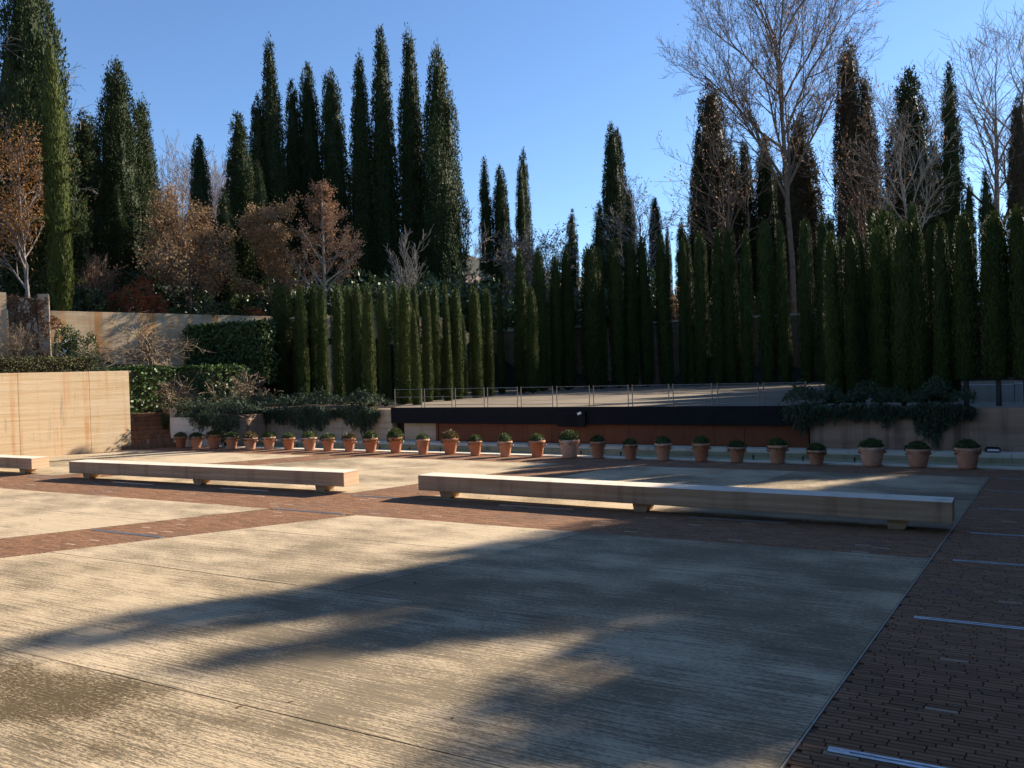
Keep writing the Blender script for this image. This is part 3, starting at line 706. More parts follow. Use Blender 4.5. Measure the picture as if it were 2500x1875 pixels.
far_row = [c3(150, 838, 72), c3(212, 1065, 60), c3(265, 828, 72), c3(345, 878, 60), c3(412, 822, 78), c3(558, 813, 92), c3(607, 838, 64), c3(705, 788, 70), c3(777, 788, 78), c3(872, 775, 72), c3(985, 758, 78), c3(1085, 783, 50), c3(1122, 738, 64), c3(1190, 735, 68), c3(1290, 715, 78), c3(1365, 710, 70), c3(1447, 723, 68), c3(1578, 675, 86),
           c4(252, 1268, 66), c4(378, 1253, 76), c4(472, 1238, 74), c4(536, 1230, 56), c4(645, 1195, 64), c4(755, 1185, 58), c4(872, 1180, 66), c4(1000, 1165, 70)]
fv = [43, 42, 46, 47, 48, 49, 50, 51, 52, 53, 54, 54.6, 55, 55, 55, 55, 55, 55, 55, 55, 54, 55, 54, 55, 54, 54]
for k, ((x, y, w), v_) in enumerate(zip(far_row, fv)):
    cypress(clip_me[(k * 3 + 1) % 6], at_v(x + 4, y, v_), w * 1.26, 1.42, f'{"short " if k == 1 else ""}clipped cypress in the tall row behind the stage floor, {ORD[k]} from its sunny corner', 'tall clipped cypresses behind the stage', 'clipped_cypress', .08)
near_row = [c4(535, 1330, 96), c4(590, 1360, 56), c4(642, 1320, 102), c4(692, 1355, 66), c4(792, 1295, 104), c4(850, 1370, 60), c4(928, 1275, 112), c4(1027, 1255, 112), c4(1092, 1300, 66), c4(1157, 1265, 112), c4(1228, 1285, 66), c4(1290, 1210, 132), c4(1478, 1215, 150), c4(1640, 1170, 130)]
nv = [27.9, 31, 28, 30.5, 28.4, 31, 28.2, 28.2, 31, 28.2, 31, 28.2, 28.2, 28.1]
for k, ((x, y, w), v_) in enumerate(zip(near_row, nv)):
    p = at_v(x + 6, y, v_)
    cypress(clip_me[(k * 5 + 2) % 6], p, w * 1.12, 1.30, f'{"bulky " if w > 44 else ""}shaded cypress on the rosy wall planter, {ORD[k]} counting from the stage', 'shaded cypresses above the rosy wall', 'clipped_cypress', .8 if k > 10 else .12)

# right-hand side row, running back from the shaded ones along the stage
k = 0
for v_ in np.arange(31.5, 54, 1.55):
    u_ = -2.7 + rnd.uniform(-.2, .2); xy = uv(u_, v_); h_ = 6.4 + (v_ - 31) * .06 + rnd.uniform(-.3, .5)
    cypress(clip_me[k % 6], (xy[0], xy[1], 1.35 + h_), 1.25 * F / xy[1], 1.3, 'clipped cypress of the side row running back behind the shaded ones', 'clipped cypresses hidden along the far side of the stage', 'clipped_cypress', .1)
    k += 1
# ---- tall old cypresses
T, B_, SL, BR = tall_me, broad_me, slim_me, brown_me
def s3(x, y): return 1200 + x / 2.37, 250 + y / 2.37
tall = [
 (B_[0], 62, -190, 150, 44, 'giant cypress running out of the top of the picture above the bare grey tree'),
 (bright_me, 128, 95, 50, 41.2, 'slim bright green cypress with drooping sprays, standing on the tan garden wall'),
 (T[0], 209, 278, 82, 52, 'blunt sunlit cypress between the slim bright one and the bulky double one'),
 (B_[0], 282, 167, 122, 50, 'bulky broad cypress with a ragged top, widest on the garden terrace'),
 (T[1], 343, 242, 66, 55, 'narrower cypress pressed behind the right flank of the bulky broad one'),
 (SL[0], 289, 460, 38, 46.5, 'small dark cypress in front of the foot of the bulky broad one'),
 (T[2], 485, 335, 46, 62, 'lone small cypress against the grey bare woods, above the brown oak'),
 (T[3], 585, 280, 78, 54, 'sunlit conical cypress left of the tight tall group, above the second brown tree'),
 (T[0], 630, 242, 58, 63, 'half hidden cypress between the sunlit conical one and the first tall spire'),
 (T[1], 658, 98, 56, 63, 'tall spire cypress, leftmost of the tight group rising over the rusty tree'),
 (SL[1], 543, 464, 40, 50, 'small bright cypress between the two brown-leaved trees'),
 (SL[0], 634, 398, 32, 52, 'thin low cypress at the right foot of the sunlit conical one'),
 (T[3], 714, 204, 64, 67, 'shortest cypress in the tight tall group, just right of its first spire'),
 (T[2], 755, 164, 62, 67, 'ragged pale-tipped cypress, third of the tight tall group'),
 (T[0], 811, 178, 64, 67, 'cypress rising straight above the tip of the rusty pyramid tree'),
 (T[1], 870, 138, 62, 67, 'smooth dark spire cypress right of the rusty pyramid tree'),
 (T[3], 923, 70, 68, 67, 'tallest cypress of the tight group with a blunt thick tip'),
 (T[1], 994, 78, 66, 67, 'second tallest cypress with a thin wavy tip, right of the blunt one'),
 (B_[1], 1068, 135, 112, 66, 'broad ragged cypress with hanging branches ending the tight group at the open sky'),
 (SL[0], 1183, 390, 32, 85, 'far thin cypress standing alone right of the open ragged one'),
 (T[2], 1221, 409, 44, 85, 'far ragged small cypress second of the four against the sky'),
 (SL[1], 1267, 386, 26, 86, 'far cypress, lower half of the close pair against the sky'),
 (SL[0], 1278, 368, 28, 88, 'far cypress, taller half of the close pair against the sky'),
 (SL[1], 1389, 514, 30, 66, 'thin cypress tip alone in the sky gap left of the twin-topped one'),
 (SL[0], 1462, 495, 36, 66, 'thin cypress just left of the twin-topped one'),
 (T[0], 1490, 308, 50, 72, 'taller stem of the twin-topped cypress in the wide sky gap'),
 (T[3], 1510, 319, 42, 73, 'lower stem of the twin-topped cypress in the wide sky gap'),
 (T[1], 1530, 461, 40, 70, 'cypress pressed against the right foot of the twin-topped one'),
 (T[2], 1602, 484, 36, 66, 'pointed cypress halfway between the twin-topped one and the plane tree'),
 (SL[1], 1661, 535, 26, 66, 'small pointed cypress below the left edge of the dark group by the plane tree'),
 (SL[0], 1628, 553, 18, 95, 'tiny distant cypress tip right of the halfway pointed one'),
 (BR[0], 1738, 210, 92, 70, 'big brown-tinged cypress left of the plane tree trunk'),
 (T[3], 1700, 338, 48, 69, 'dark side stem hugging the left of the big brown-tinged cypress'),
 (T[0], 1788, 366, 44, 72, 'first dark round-topped cypress right of the big brown-tinged one'),
 (T[1], 1817, 341, 50, 73, 'middle dark round-topped cypress left of the plane trunk'),
 (T[2], 1864, 333, 52, 72, 'dark round-topped cypress directly left of the plane trunk'),
 (T[3], 1900, 420, 56, 74, 'low dark cypress right behind the plane trunk'),
 (BR[1], 1952, 280, 96, 70, 'brownish cypress standing right of the plane trunk inside its branches'),
 (BR[0], 2068, 102, 66, 66, 'tall brown cypress at the right edge of the plane tree crown'),
 (BR[1], 2113, 182, 62, 66, 'brown shoulder cypress leaning against the tall brown one'),
 (T[1], 2090, 420, 64, 68, 'dark ragged cypress filling the foot of the two tall brown ones'),
 (B_[0], 2218, 185, 124, 70, 'wide dark conical cypress behind the bare pale branches'),
 (SL[1], 2282, 365, 36, 70, 'narrow cypress at the right foot of the wide dark conical one'),
 (SL[0], 2320, 158, 46, 62, 'tall smooth spindle cypress standing clear right of the wide conical one'),
 (SL[1], 2363, 438, 26, 60, 'small thin cypress just right of the tall smooth spindle'),
 (SL[0], 2404, 418, 26, 60, 'small thin cypress midway between the spindle and the edge one'),
 (SL[1], 2428, 478, 26, 60, 'lowest thin cypress tip before the brownish one at the edge'),
 (BR[0], 2482, 242, 46, 60, 'brownish thin cypress at the right edge among bare twigs'),
]
for me, x, y, w, Y_, lb in tall:
    p = deep_at(x, y, Y_); z0 = float(hill(p[0], p[1])) if p[0] < 0 else 6.0
    cypress(me, p, w * 1.06, min(z0, 14), lb, 'tall old cypresses behind the garden')

# ---- cypresses outside the view to the right; their long shadows lie across the courtyard
sunh = np.array([math.sin(R(SUN_AZ)), math.cos(R(SUN_AZ))]); te = math.tan(R(SUN_EL))
shade = [((120, 1562), 33, 3.6), ((700, 1478), 33, 3.4), ((560, 1612), 31, 3.2), ((1000, 1545), 31, 3.6), ((1010, 1408), 33, 3.8), ((1180, 1348), 34, 3.6), ((1500, 1330), 34, 4.2), ((1640, 1292), 36, 3.6), ((1720, 1264), 36, 3.4),
         ((1890, 1235), 34, 3.6), ((1180, 1868), 27, 3.6), ((1330, 1700), 29, 4.0), ((1500, 1560), 30, 4.4), ((1600, 1790), 26, 4.4), ((2120, 1260), 28, 3.6), ((1420, 1168), 30, 3.), ((1280, 1140), 30, 2.6), ((1700, 1180), 28, 3.4), ((1950, 1172), 26, 3.2), ((1560, 1130), 27, 3.2), ((1900, 1420), 25, 4.), ((2000, 1600), 22, 4.), ((2300, 1230), 18, 3.4), ((2080, 1800), 19, 4.), ((2300, 1700), 18, 4.2), ((2250, 1860), 17, 4.2)]
for (x, y), D, wdt in shade:
    p = ground_at(x, y)[:2] + sunh * D
    t = cypress(tall_me[len(bpy.data.objects) % 4], (p[0], p[1], D * te - .3 + .3), wdt * F / p[1], .3, 'tall cypress beyond the right edge of the courtyard, known by its long shadow', 'tall cypresses shading the courtyard from its right side')

for k in range(9):
    xy = uv(5.2 + .45 * k + rnd.uniform(-.6, .6), 58.5 - 1.75 * k); h_ = 17.5 - .5 * k + rnd.uniform(-1.5, 1.5)
    cypress(tall_me[k % 4], (xy[0], xy[1], 1.3 + h_), 2.3 * F / xy[1], 1.3, 'tall cypress right of the stage, known by its shadow on the deck', 'tall cypresses shading the stage deck')
for k in range(26):  # unseen screen, added to keep sky light off the right side
    v_ = -9 + k * 1.5; xy = uv(10.2 + .035 * max(0, v_) + rnd.uniform(-.3, .3), v_)
    t = cypress(tall_me[k % 4], (xy[0], xy[1], 9.5 + rnd.uniform(-.8, 1.2)), 2.4 * F / xy[1] if xy[1] > 1 else 0, 0., 'dense unseen cypress added along the right of the courtyard to block sky light', 'unseen cypress screen added to block sky light on the right')
    if xy[1] <= 1:
        kk = 1.2 / 1.55
        for ch_ in t.children:
            if ch_.name.startswith('crown'): ch_.scale = (kk, kk, ch_.scale[2])
for k in range(15):  # unseen row, added to cut the sky fill in the shaded courtyard
    xy = uv(-24 + 2.4 * k + rnd.uniform(-.5, .5), -15 + rnd.uniform(-1, 1)); h_ = 15 + rnd.uniform(-2, 2)
    cypress(broad_me[k % 2], (xy[0], xy[1], h_), 0, 0., 'broad unseen cypress added behind the viewpoint to cut the sky light', 'unseen cypresses added behind the viewpoint to deepen the shade')
# ------------------------------------------------------------------ bare and brown trees
def skeleton(seed, h, r, spread, levels, kids, ratio=.62, lean=.0, first=.3, up=.25, wig=.16, mult=1., minr=.006, pyramid=False, multi=1):
    g = random.Random(seed); segs = []; tips = []
    def rv(s): return Vector((g.gauss(0, s), g.gauss(0, s), g.gauss(0, s)))
    def grow(p, d, L, rad, lv):
        n = max(2, 5 - lv); step = L / n; pts = [p]; dirs = []
        for k in range(n):
            d = (d + rv(wig * (.22 if lv == 0 else 1)) + Vector((0, 0, up * .25 if lv else 0))).normalized()
            q = pts[-1] + d * step; r0 = rad * (1 - .62 * k / n); r1 = rad * (1 - .62 * (k + 1) / n)
            segs.append((*pts[-1], *q, max(r0, minr), max(r1, minr * .8), (8, 6, 5, 4, 3, 3)[min(lv, 5)])); pts.append(q); dirs.append(d)
        if lv >= levels - 1:
            tips.extend([(pts[-1], d)] + [(x, d) for x in pts[1:-1]]); return
        m = kids[lv]
        for i in range(m):
            f = (first if lv == 0 else .25) + (1 - (first if lv == 0 else .25)) * (i + g.random() * .8) / m; f = min(f, 1.)
            k = min(int(f * n), n - 1); q = pts[k].lerp(pts[k + 1], f * n - k)
            a = (i * 2.4 + g.random()) if lv == 0 else g.random() * 6.28
            side = dirs[k].orthogonal().normalized(); side = Matrix.Rotation(a, 3, dirs[k]) @ side
            ang = spread[min(lv, len(spread) - 1)] * g.uniform(.75, 1.25)
            nd = (dirs[k] * math.cos(ang) + side * math.sin(ang)).normalized()
            Lk = L * ratio * g.uniform(.75, 1.2) * ((1.2 - 1.08 * f) * 1.5 if (pyramid and lv == 0) else 1)
            grow(q, nd, Lk, max(rad * (1 - .6 * f) * .62, minr), lv + 1)
    for mm in range(multi):
        d0 = Vector((lean + (g.uniform(-.45, .45) if multi > 1 else 0), g.uniform(-.3, .3) if multi > 1 else 0, 1)).normalized()
        grow(Vector((0, 0, 0)), d0, h, r, 0)
    return segs, tips
def bare_tree(name, label, cat, loc, sk, bark, leaf=None, nleaf=0, lsz=.1, lw=.06, group=None, scale=1., split=.0, spreadl=.25, rz=0):
    segs, tips = sk
    t = thing(name, label, cat, loc, rz, group); t.scale = (scale,) * 3
    rmax = max(s[6] for s in segs)
    big = [s for s in segs if s[6] > rmax * .3]; small = [s for s in segs if s[6] <= rmax * .3]
    link('trunk', fast_mesh('trunk', *tubes(big), bark, True), t)
    if small: link('crown', fast_mesh('crown', *tubes(small), bark), t)
    if leaf and nleaf:
        g = ng(len(segs)); i = g.integers(0, len(tips), nleaf)
        P = np.array([tips[k][0] for k in i]) + g.normal(size=(nleaf, 3)) * spreadl
        D = unit(g.normal(size=(nleaf, 3)) + [0, 0, -.3])
        link('foliage', fast_mesh('foliage', *cards(P, D, unit(g.normal(size=(nleaf, 3))), lsz * g.uniform(.6, 1.4, nleaf), lw), leaf), t)
    return t

# big plane tree
pt = deep_at(1936, 700, 63)
bare_tree('plane_tree', 'big bare plane tree with a pale trunk towering over the clipped row', 'tree', (pt[0], pt[1], 6.0),
          skeleton(5, 21.5, .30, [.60, .5, .55, .6], 6, [17, 9, 6, 5, 3], .47, .02, .36, .32, .13, 1., .0105), B_PLANE, L_RUST, 3200, .17, .12, spreadl=.25).scale = (.84, .84, 1.)
pt = deep_at(2440, 560, 64)
bare_tree('bare_tree', 'bare grey tree with fine twigs by the right edge, beyond the thin cypresses', 'tree', (pt[0], pt[1], 6.0),
          skeleton(8, 15.5, .24, [.6, .55, .6], 5, [12, 7, 5, 3], .5, 0, .3, .3, .15, 1., .012), B_GREY)
pt = deep_at(2505, 560, 62)
bare_tree('bare_tree', 'bare grey tree half cut by the right edge', 'tree', (pt[0], pt[1], 6.0),
          skeleton(9, 15., .22, [.6, .55, .6], 5, [11, 6, 5, 3], .5, 0, .3, .3, .15, 1., .012), B_GREY)
pt = deep_at(2238, 560, 60)
bare_tree('bare_tree', 'bare pale-branched tree in front of the wide dark conical cypress', 'tree', (pt[0], pt[1], 5.5),
          skeleton(12, 11.5, .17, [.5, .55, .6], 5, [10, 6, 5, 3], .5, 0, .25, .35, .15, 1., .012), B_PALE, L_RUST, 150, .2, .12)
pt = deep_at(2130, 560, 61)
bare_tree('bare_tree', 'low bare twiggy tree at the foot of the tall brown cypresses', 'tree', (pt[0], pt[1], 5.5),
          skeleton(13, 10., .14, [.6, .6, .6], 5, [10, 6, 5, 2], .5, 0, .25, .3, .15, 1., .012), B_BROWN, L_RUST, 500, .18, .12)
pt = deep_at(1780, 600, 61)
bare_tree('bare_tree', 'bare brown twiggy tree before the dark round-topped cypresses', 'tree', (pt[0], pt[1], 5.5),
          skeleton(14, 11., .14, [.6, .6, .6], 5, [10, 6, 5, 3], .5, 0, .25, .3, .15, 1., .011), B_BROWN, L_RUST, 500, .18, .12)
# left side
pt = deep_at(8, 560, 46)
bare_tree('bare_tree', 'dense bare grey tree below the giant cypress at the left edge', 'tree', (pt[0], pt[1], 6.5),
          skeleton(15, 11.5, .2, [.75, .7, .7], 5, [13, 8, 6, 3], .5, 0, .2, .12, .2, 1., .012), B_GREY)
pt = deep_at(70, 700, 41.5)
bare_tree('larch_tree', 'feathery orange tree with white branches at the left edge', 'tree', (pt[0], pt[1], 6.3),
          skeleton(16, 6.4, .10, [.62, .55, .6], 4, [16, 7, 4], .46, -.05, .12, .3, .12, 1., .012), B_GREY, L_ORANGE, 9000, .14, .05, spreadl=.30)
pt = deep_at(18, 640, 44)
bare_tree('larch_tree', 'orange-needled tree cut by the left edge behind the white branches', 'tree', (pt[0], pt[1], 6.3),
          skeleton(17, 7.6, .10, [.7, .6, .6], 4, [15, 8, 5], .46, 0, .12, .2, .14, 1., .011), B_GREY, L_ORANGE, 12000, .15, .055, spreadl=.32)
pt = deep_at(463, 765, 47)
bare_tree('oak_tree', 'round brown-leaved oak on a slim pale trunk above the garden wall', 'tree', (pt[0], pt[1], 5.9),
          skeleton(18, 4.9, .10, [.85, .75, .7], 5, [15, 7, 5, 3], .50, 0, .20, .28, .16, 1., .012), B_BROWN, L_OAK, 15000, .13, .075, spreadl=.15)
pt = deep_at(668, 760, 49)
bare_tree('oak_tree', 'narrow brown-leaved tree between the round oak and the rusty pyramid', 'tree', (pt[0], pt[1], 5.9),
          skeleton(19, 5.3, .09, [.6, .65, .7], 5, [14, 6, 5, 3], .40, 0, .15, .35, .16, 1., .012), B_BROWN, L_OAK, 11000, .13, .075, spreadl=.15)
pt = deep_at(792, 730, 48)
bare_tree('rusty_tree', 'pointed rusty pyramid tree with pale branches behind the low cypress row', 'tree', (pt[0], pt[1], 5.9),
          skeleton(21, 7.9, .11, [1.0, .6, .6], 5, [30, 7, 4, 3], .27, -.01, .12, .12, .12, 1., .011, True), B_PALE, L_RUST, 7500, .13, .07, spreadl=.13)
pt = deep_at(995, 780, 46)
bare_tree('bare_tree', 'small bare fan-shaped tree with pale twigs behind the low cypress row', 'tree', (pt[0], pt[1], 5.0),
          skeleton(22, 3.7, .07, [.6, .5, .5], 4, [13, 6, 4], .46, 0, .25, .4, .12, 1., .014), B_PALE)
pt = deep_at(1268, 720, 62)
bare_tree('brown_shrub_tree', 'rounded brown and orange scrubby tree under the four far cypresses', 'tree', (pt[0], pt[1], 5.9),
          skeleton(23, 5.0, .12, [.9, .8, .7], 5, [13, 8, 5, 3], .52, 0, .1, .15, .2, 1., .013, multi=2), B_GREY, L_GREY, 3000, .2, .12, spreadl=.2)
pt = deep_at(225, 720, 44)
bare_tree('twiggy_shrub', 'dark red-twigged bare shrub between the slim bright cypress and the bulky one', 'shrub', (pt[0], pt[1], 6.2),
          skeleton(24, 2.1, .035, [.5, .5, .5], 4, [9, 6, 4], .5, 0, .1, .35, .12, 1., .009, multi=5), B_BROWN, L_RUST, 260, .12, .07)
pt = deep_at(1560, 690, 63)
bare_tree('bare_tree', 'faint bare twigs right of the twin-topped cypress', 'tree', (pt[0], pt[1], 5.9),
          skeleton(26, 7.8, .12, [.6, .6, .6], 5, [10, 6, 4, 3], .48, 0, .2, .25, .16, 1., .012), B_GREY, L_GREY, 500, .18, .1)
pt = deep_at(1140, 690, 70)
bare_tree('bare_tree', 'thin bare tree in the sky gap right of the broad ragged cypress', 'tree', (pt[0], pt[1], 6),
          skeleton(27, 7.5, .10, [.55, .5, .6], 5, [10, 6, 4, 3], .48, 0, .2, .3, .14, 1., .012), B_GREY)
# gnarled fruit trees
def gnarled(name, label, px, z, Y_, h, seed, rz=0, dense=1.):
    p = deep_at(px[0], px[1], Y_)
    sk = skeleton(seed, h, .14 * h / 1.75, [1.25, .95, .9], 5, [5, 4, 4, 3], .78, .1, .3, .10, .30, 1., .010, multi=2)
    return bare_tree(name, label, 'tree', (p[0], p[1], z), sk, B_WARM, rz=rz)
gnarled('fruit_tree', 'gnarled bare fruit tree in the sun before the tan garden wall', (388, 898), 3.15, 38.4, 1.75, 31).scale = (1.22, 1.22, .74)
gnarled('fruit_tree', 'small gnarled bare tree in shade above the whitewashed planter', (435, 1000), 1.1, 36.0, .85, 33)
gnarled('fruit_tree', 'gnarled bare tree with twisted branches in deep shade between the planters', (604, 985), 1.3, 37.2, 1.05, 35)
p = deep_at(20, 850, 36.6)
bare_tree('thorn_bush', 'leafless tangled bush in front of the vine-covered pillar', 'shrub', (p[0], p[1], 3.1), skeleton(37, 1.7, .025, [.7, .7, .6], 4, [7, 5, 3], .55, .2, .1, .2, .2, 1., .006, multi=5), B_WARM, L_GREY, 150, .08, .05)
# hillside woods, one mass
wsk = [skeleton(50 + k, 9, .13, [.45, .45, .5], 5, [12, 6, 4, 2], .5, 0, .15, .45, .12, 1., .02) for k in range(3)]
wt = [tubes(s[0]) for s in wsk]; parts = []
g = ng(77)
for k in range(74):
    x, y = g.uniform(-105, -18), g.uniform(92, 140)
    a = g.uniform(0, 6.28); s = g.uniform(.65, 1.05); v, f = wt[k % 3]
    Rm = np.array([[math.cos(a), -math.sin(a), 0], [math.sin(a), math.cos(a), 0], [0, 0, 1]])
    parts.append((v @ Rm.T * s + [x, y, float(hill(x, y)) - .3], f))
link('bare_woodland', fast_mesh('bare_woodland', *join(parts), B_HAZED), None, kind='stuff', label='grey bare woodland covering the far hillside', cat='woodland')

def blob_leaves(seed, n, rx, ry, rz, L, Wd, lumps=6, up=.2):
    g = ng(seed); c = g.normal(size=(lumps, 3)) * [rx * .45, ry * .45, rz * .3]; c[:, 2] = np.abs(c[:, 2]) + rz * .3
    i = g.integers(0, lumps, n); d = unit(g.normal(size=(n, 3)))
    P = c[i] + d * np.array([rx, ry, rz]) * .55 * (g.uniform(.5, 1.05, n) ** .5)[:, None]
    P[:, 2] = np.maximum(P[:, 2], .02)
    return cards(P, unit(d + g.normal(size=(n, 3)) * .7 + [0, 0, up]), unit(g.normal(size=(n, 3))), L * g.uniform(.6, 1.4, n), Wd)
def shrub(name, label, cat, px, Y_, z, size, n, mat, L=.12, Wd=.07, seed=1, flowers=0, bark=B_DARK, kindname='foliage'):
    p = deep_at(px, 700, Y_)
    t = thing(name, label, cat, (p[0], p[1], z))
    link('foliage', fast_mesh('foliage', *blob_leaves(seed, n, size[0], size[1], size[2], L, Wd), mat), t)
    g = ng(seed + 5); segs = []
    for k in range(7):
        a = g.uniform(0, 6.28); segs.append((0, 0, -.1, math.cos(a) * size[0] * .4, math.sin(a) * size[1] * .4, size[2] * .75, .03, .012, 5))
    link('stem', fast_mesh('stem', *tubes(segs), bark), t)
    if flowers:
        d = unit(g.normal(size=(flowers, 3))); d[:, 1] = -np.abs(d[:, 1]); d[:, 2] = np.abs(d[:, 2])
        for k in range(flowers):
            o = link('rose', ROSE, t); q = d[k] * [size[0] * .75, size[1] * .8, size[2] * 1.0]; o.location = (q[0], q[1] - .15, q[2] * .9 + .25); o.rotation_euler = (1.2, g.uniform(-.5, .5), g.uniform(0, 6))
    return t
pv, pf_ = [], []
for k in range(9):
    a = k * 2.4; r0 = .02 + .006 * k
    b = len(pv); ca, sa = math.cos(a), math.sin(a)
    pv += [(0, 0, 0), (ca * r0 - sa * r0 * .6, sa * r0 + ca * r0 * .6, .03), (ca * r0 * 1.5, sa * r0 * 1.5, .035 - .002 * k), (ca * r0 + sa * r0 * .6, sa * r0 - ca * r0 * .6, .03)]
    pf_.append((b, b + 1, b + 2, b + 3))
ROSE = poly_mesh('rose', pv, pf_, FLOWER)
shrub('rose_bush', 'green climbing rose with pale flowers against the tan garden wall', 'shrub', 172, 37.8, 3.2, (.55, .45, 1.95), 4200, L_LAUREL, .11, .06, 3, 11)
shrub('evergreen_shrub', 'round glossy green shrub right of the slim bright cypress', 'shrub', 208, 43.2, 6.1, (.85, .8, 1.2), 2600, L_SHRUB, .13, .07, 4)
shrub('evergreen_shrub', 'taller bright green shrub behind the red berry bushes', 'shrub', 288, 45.5, 6.2, (1.3, 1., 2.2), 3600, L_SHRUB, .13, .07, 5)
shrub('evergreen_shrub', 'dark green shrub behind the slim bright cypress foot', 'shrub', 150, 44.5, 6.2, (1.1, 1., 1.8), 2600, L_SHRUB, .14, .07, 15)
shrub('red_bush', 'larger red-berried bush on the garden wall', 'shrub', 308, 43.5, 6.15, (1.15, .7, 1.35), 3600, L_RED, .09, .05, 6)
shrub('red_bush', 'smaller red-berried bush beside the larger one, toward the oak', 'shrub', 378, 44.7, 6.15, (.9, .6, 1.25), 2600, L_RED, .09, .05, 7)
shrub('red_bush', 'low red-leaved bush on top of the vine-covered wall', 'shrub', 104, 38.7, 5.35, (.65, .4, .5), 1300, L_RED, .08, .05, 8)
shrub('red_bush', 'small reddish shrub on the wall end by the widest clipped cypress', 'shrub', 622, 48.5, 6.0, (.7, .5, .7), 1300, L_RED, .08, .05, 9)
shrub('grass_clump', 'pale grassy clump spilling over the garden wall above the gnarled tree', 'plant', 400, 45.3, 6.1, (1.4, .4, .55), 1500, L_LAUREL, .30, .018, 10)
shrub('laurel_shrub', 'light green laurel right of the bare fan-shaped tree trunk', 'shrub', 948, 45.5, 4.8, (.9, .8, 2.1), 2600, L_LAUREL, .2, .09, 11)
shrub('laurel_shrub', 'bright green shrub behind the clipped row under the far cypresses', 'shrub', 1330, 60, 6.0, (1.6, 1.2, 2.8), 2600, L_LAUREL, .26, .12, 12)
shrub('laurel_shrub', 'bright green shrub between the broad ragged cypress and the brown scrub', 'shrub', 1215, 60, 6.0, (1.3, 1.2, 1.8), 2200, L_LAUREL, .24, .11, 13)
shrub('laurel_shrub', 'yellow-green shrub top right of the twin-topped cypress', 'shrub', 1568, 62, 6.0, (1.5, 1.2, 3.2), 2400, L_LAUREL, .24, .11, 14)
shrub('orange_bush', 'orange-leaved bush glimpsed behind the clipped row below the pointed cypress', 'shrub', 1640, 62, 6.0, (1.2, 1., 2.0), 1600, L_OAK, .2, .1, 16)
shrub('dark_shrub', 'dark round shrub low under the oak at the wall top', 'shrub', 520, 46.6, 5.9, (1.1, .9, 1.2), 2200, L_SHRUB, .13, .07, 17)
parts = []
for k in range(230):
    x, y = g.uniform(-105, 45), g.uniform(80, 150); s_ = g.uniform(.8, 1.7)
    v, f = blob_leaves(500 + k, 170, 2.2 * s_, 2.2 * s_, 1.6 * s_, .6, .3, 4); parts.append((v + [x, y, float(hill(x, y)) - .3], f))
link('hillside_scrub', fast_mesh('hillside_scrub', *join(parts), L_GREY), None, kind='stuff', label='dry scrub on the hillside behind the old cypresses', cat='scrub')
# undergrowth: dark mass at the feet of the old cypresses
g = ng(99); parts = []
for k in range(190):
    if k < 120: x = g.uniform(60, 1180); Y_ = g.uniform(49, 60)
    else: x = g.uniform(1180, 2560); Y_ = g.uniform(62.5, 76)
    p = deep_at(x, 700, Y_); s = g.uniform(.9, 2.0)
    v, f = blob_leaves(200 + k, 420, 1.5 * s, 1.3 * s, 1.35 * s, .34, .17, 4)
    parts.append((v + [p[0], p[1], min(float(hill(p[0], p[1])), 16) if p[0] < 0 else 6.0], f))
link('undergrowth', fast_mesh('undergrowth', *join(parts), L_SHRUB), None, kind='stuff', label='dark evergreen undergrowth at the feet of the old cypresses', cat='undergrowth')

def leafy_box(name, label, p, d, L, T_, z0, z1, n, mat, leaf, lw, cat='hedge', seed=1, rough=.06, z1b=None, part='foliage', core=True, faces=(.72, .2, .08)):
    """clipped hedge along d: core box and leaves on its front, top and end"""
    z1b = z1 if z1b is None else z1b
    p = np.array(p[:2]); d = np.array(d[:2]) / np.hypot(*d[:2]); nn = np.array([-d[1], d[0]]); g = ng(seed)
    t = thing(name, label, cat, (0, 0, 0))
    if core:
        q = [p + d * .04 + nn * .05, p + d * (L - .04) + nn * .05, p + d * (L - .04) + nn * (T_ - .02), p + d * .04 + nn * (T_ - .02)]
        link('branch_core', prism('branch_core', q, z0, [z1 - .05, z1b - .05, z1b - .05, z1 - .05], L_DARKCORE), t)
    k = [int(n * f) for f in faces]; Ps, Ns = [], []
    def add(m, a, b, zz, nrm):
        top = z1 + (z1b - z1) * (a / L)
        zq = z0 + zz * (top - z0)
        P = p[None] + a[:, None] * d + b[:, None] * nn
        P = np.concatenate([P, zq[:, None]], 1) + g.normal(size=(m, 3)) * rough * .5
        Ps.append(P); Ns.append(np.tile(np.array(nrm), (m, 1)))
    m = k[0]; add(m, g.uniform(0, L, m), np.zeros(m) + g.uniform(-.02, .05, m), g.uniform(0, 1, m), (-nn[0], -nn[1], 0))
    m = k[1]; add(m, g.uniform(0, L, m), g.uniform(0, T_, m), np.ones(m), (0, 0, 1))
    m = k[2]; add(m, np.full(m, L), g.uniform(0, T_, m), g.uniform(0, 1, m), (d[0], d[1], 0))
    P, N = np.concatenate(Ps), np.concatenate(Ns); m = len(P)
    N2 = unit(N + g.normal(size=(m, 3)) * .5); D = unit(np.cross(N2, unit(g.normal(size=(m, 3)))) + N * .25)
    link(part, fast_mesh(part, *cards(P, D, N2, leaf * g.uniform(.6, 1.4, m), lw * g.uniform(.7, 1.3, m)), mat), t)
    return t
L_DARKCORE = m_plain('hedge_wood', (.018, .018, .010), .9)
leafy_box('ivy_hedge', 'glossy ivy wall lit by sun behind the ochre wall end', iv0, iva, 6.1, .5, .6, 3.26, 8000, L_IVY, .15, .12, 'ivy', 41, .12)
iv2 = UP + upd * 6.4 + np.array([.3, -.3])
leafy_box('ivy_hedge', 'tall dark ivy wall in shade stepping forward from the garden wall', iv2, U, 5.7, .8, 2.6, 5.5, 7000, L_IVY, .17, .13, 'ivy', 43, .14)
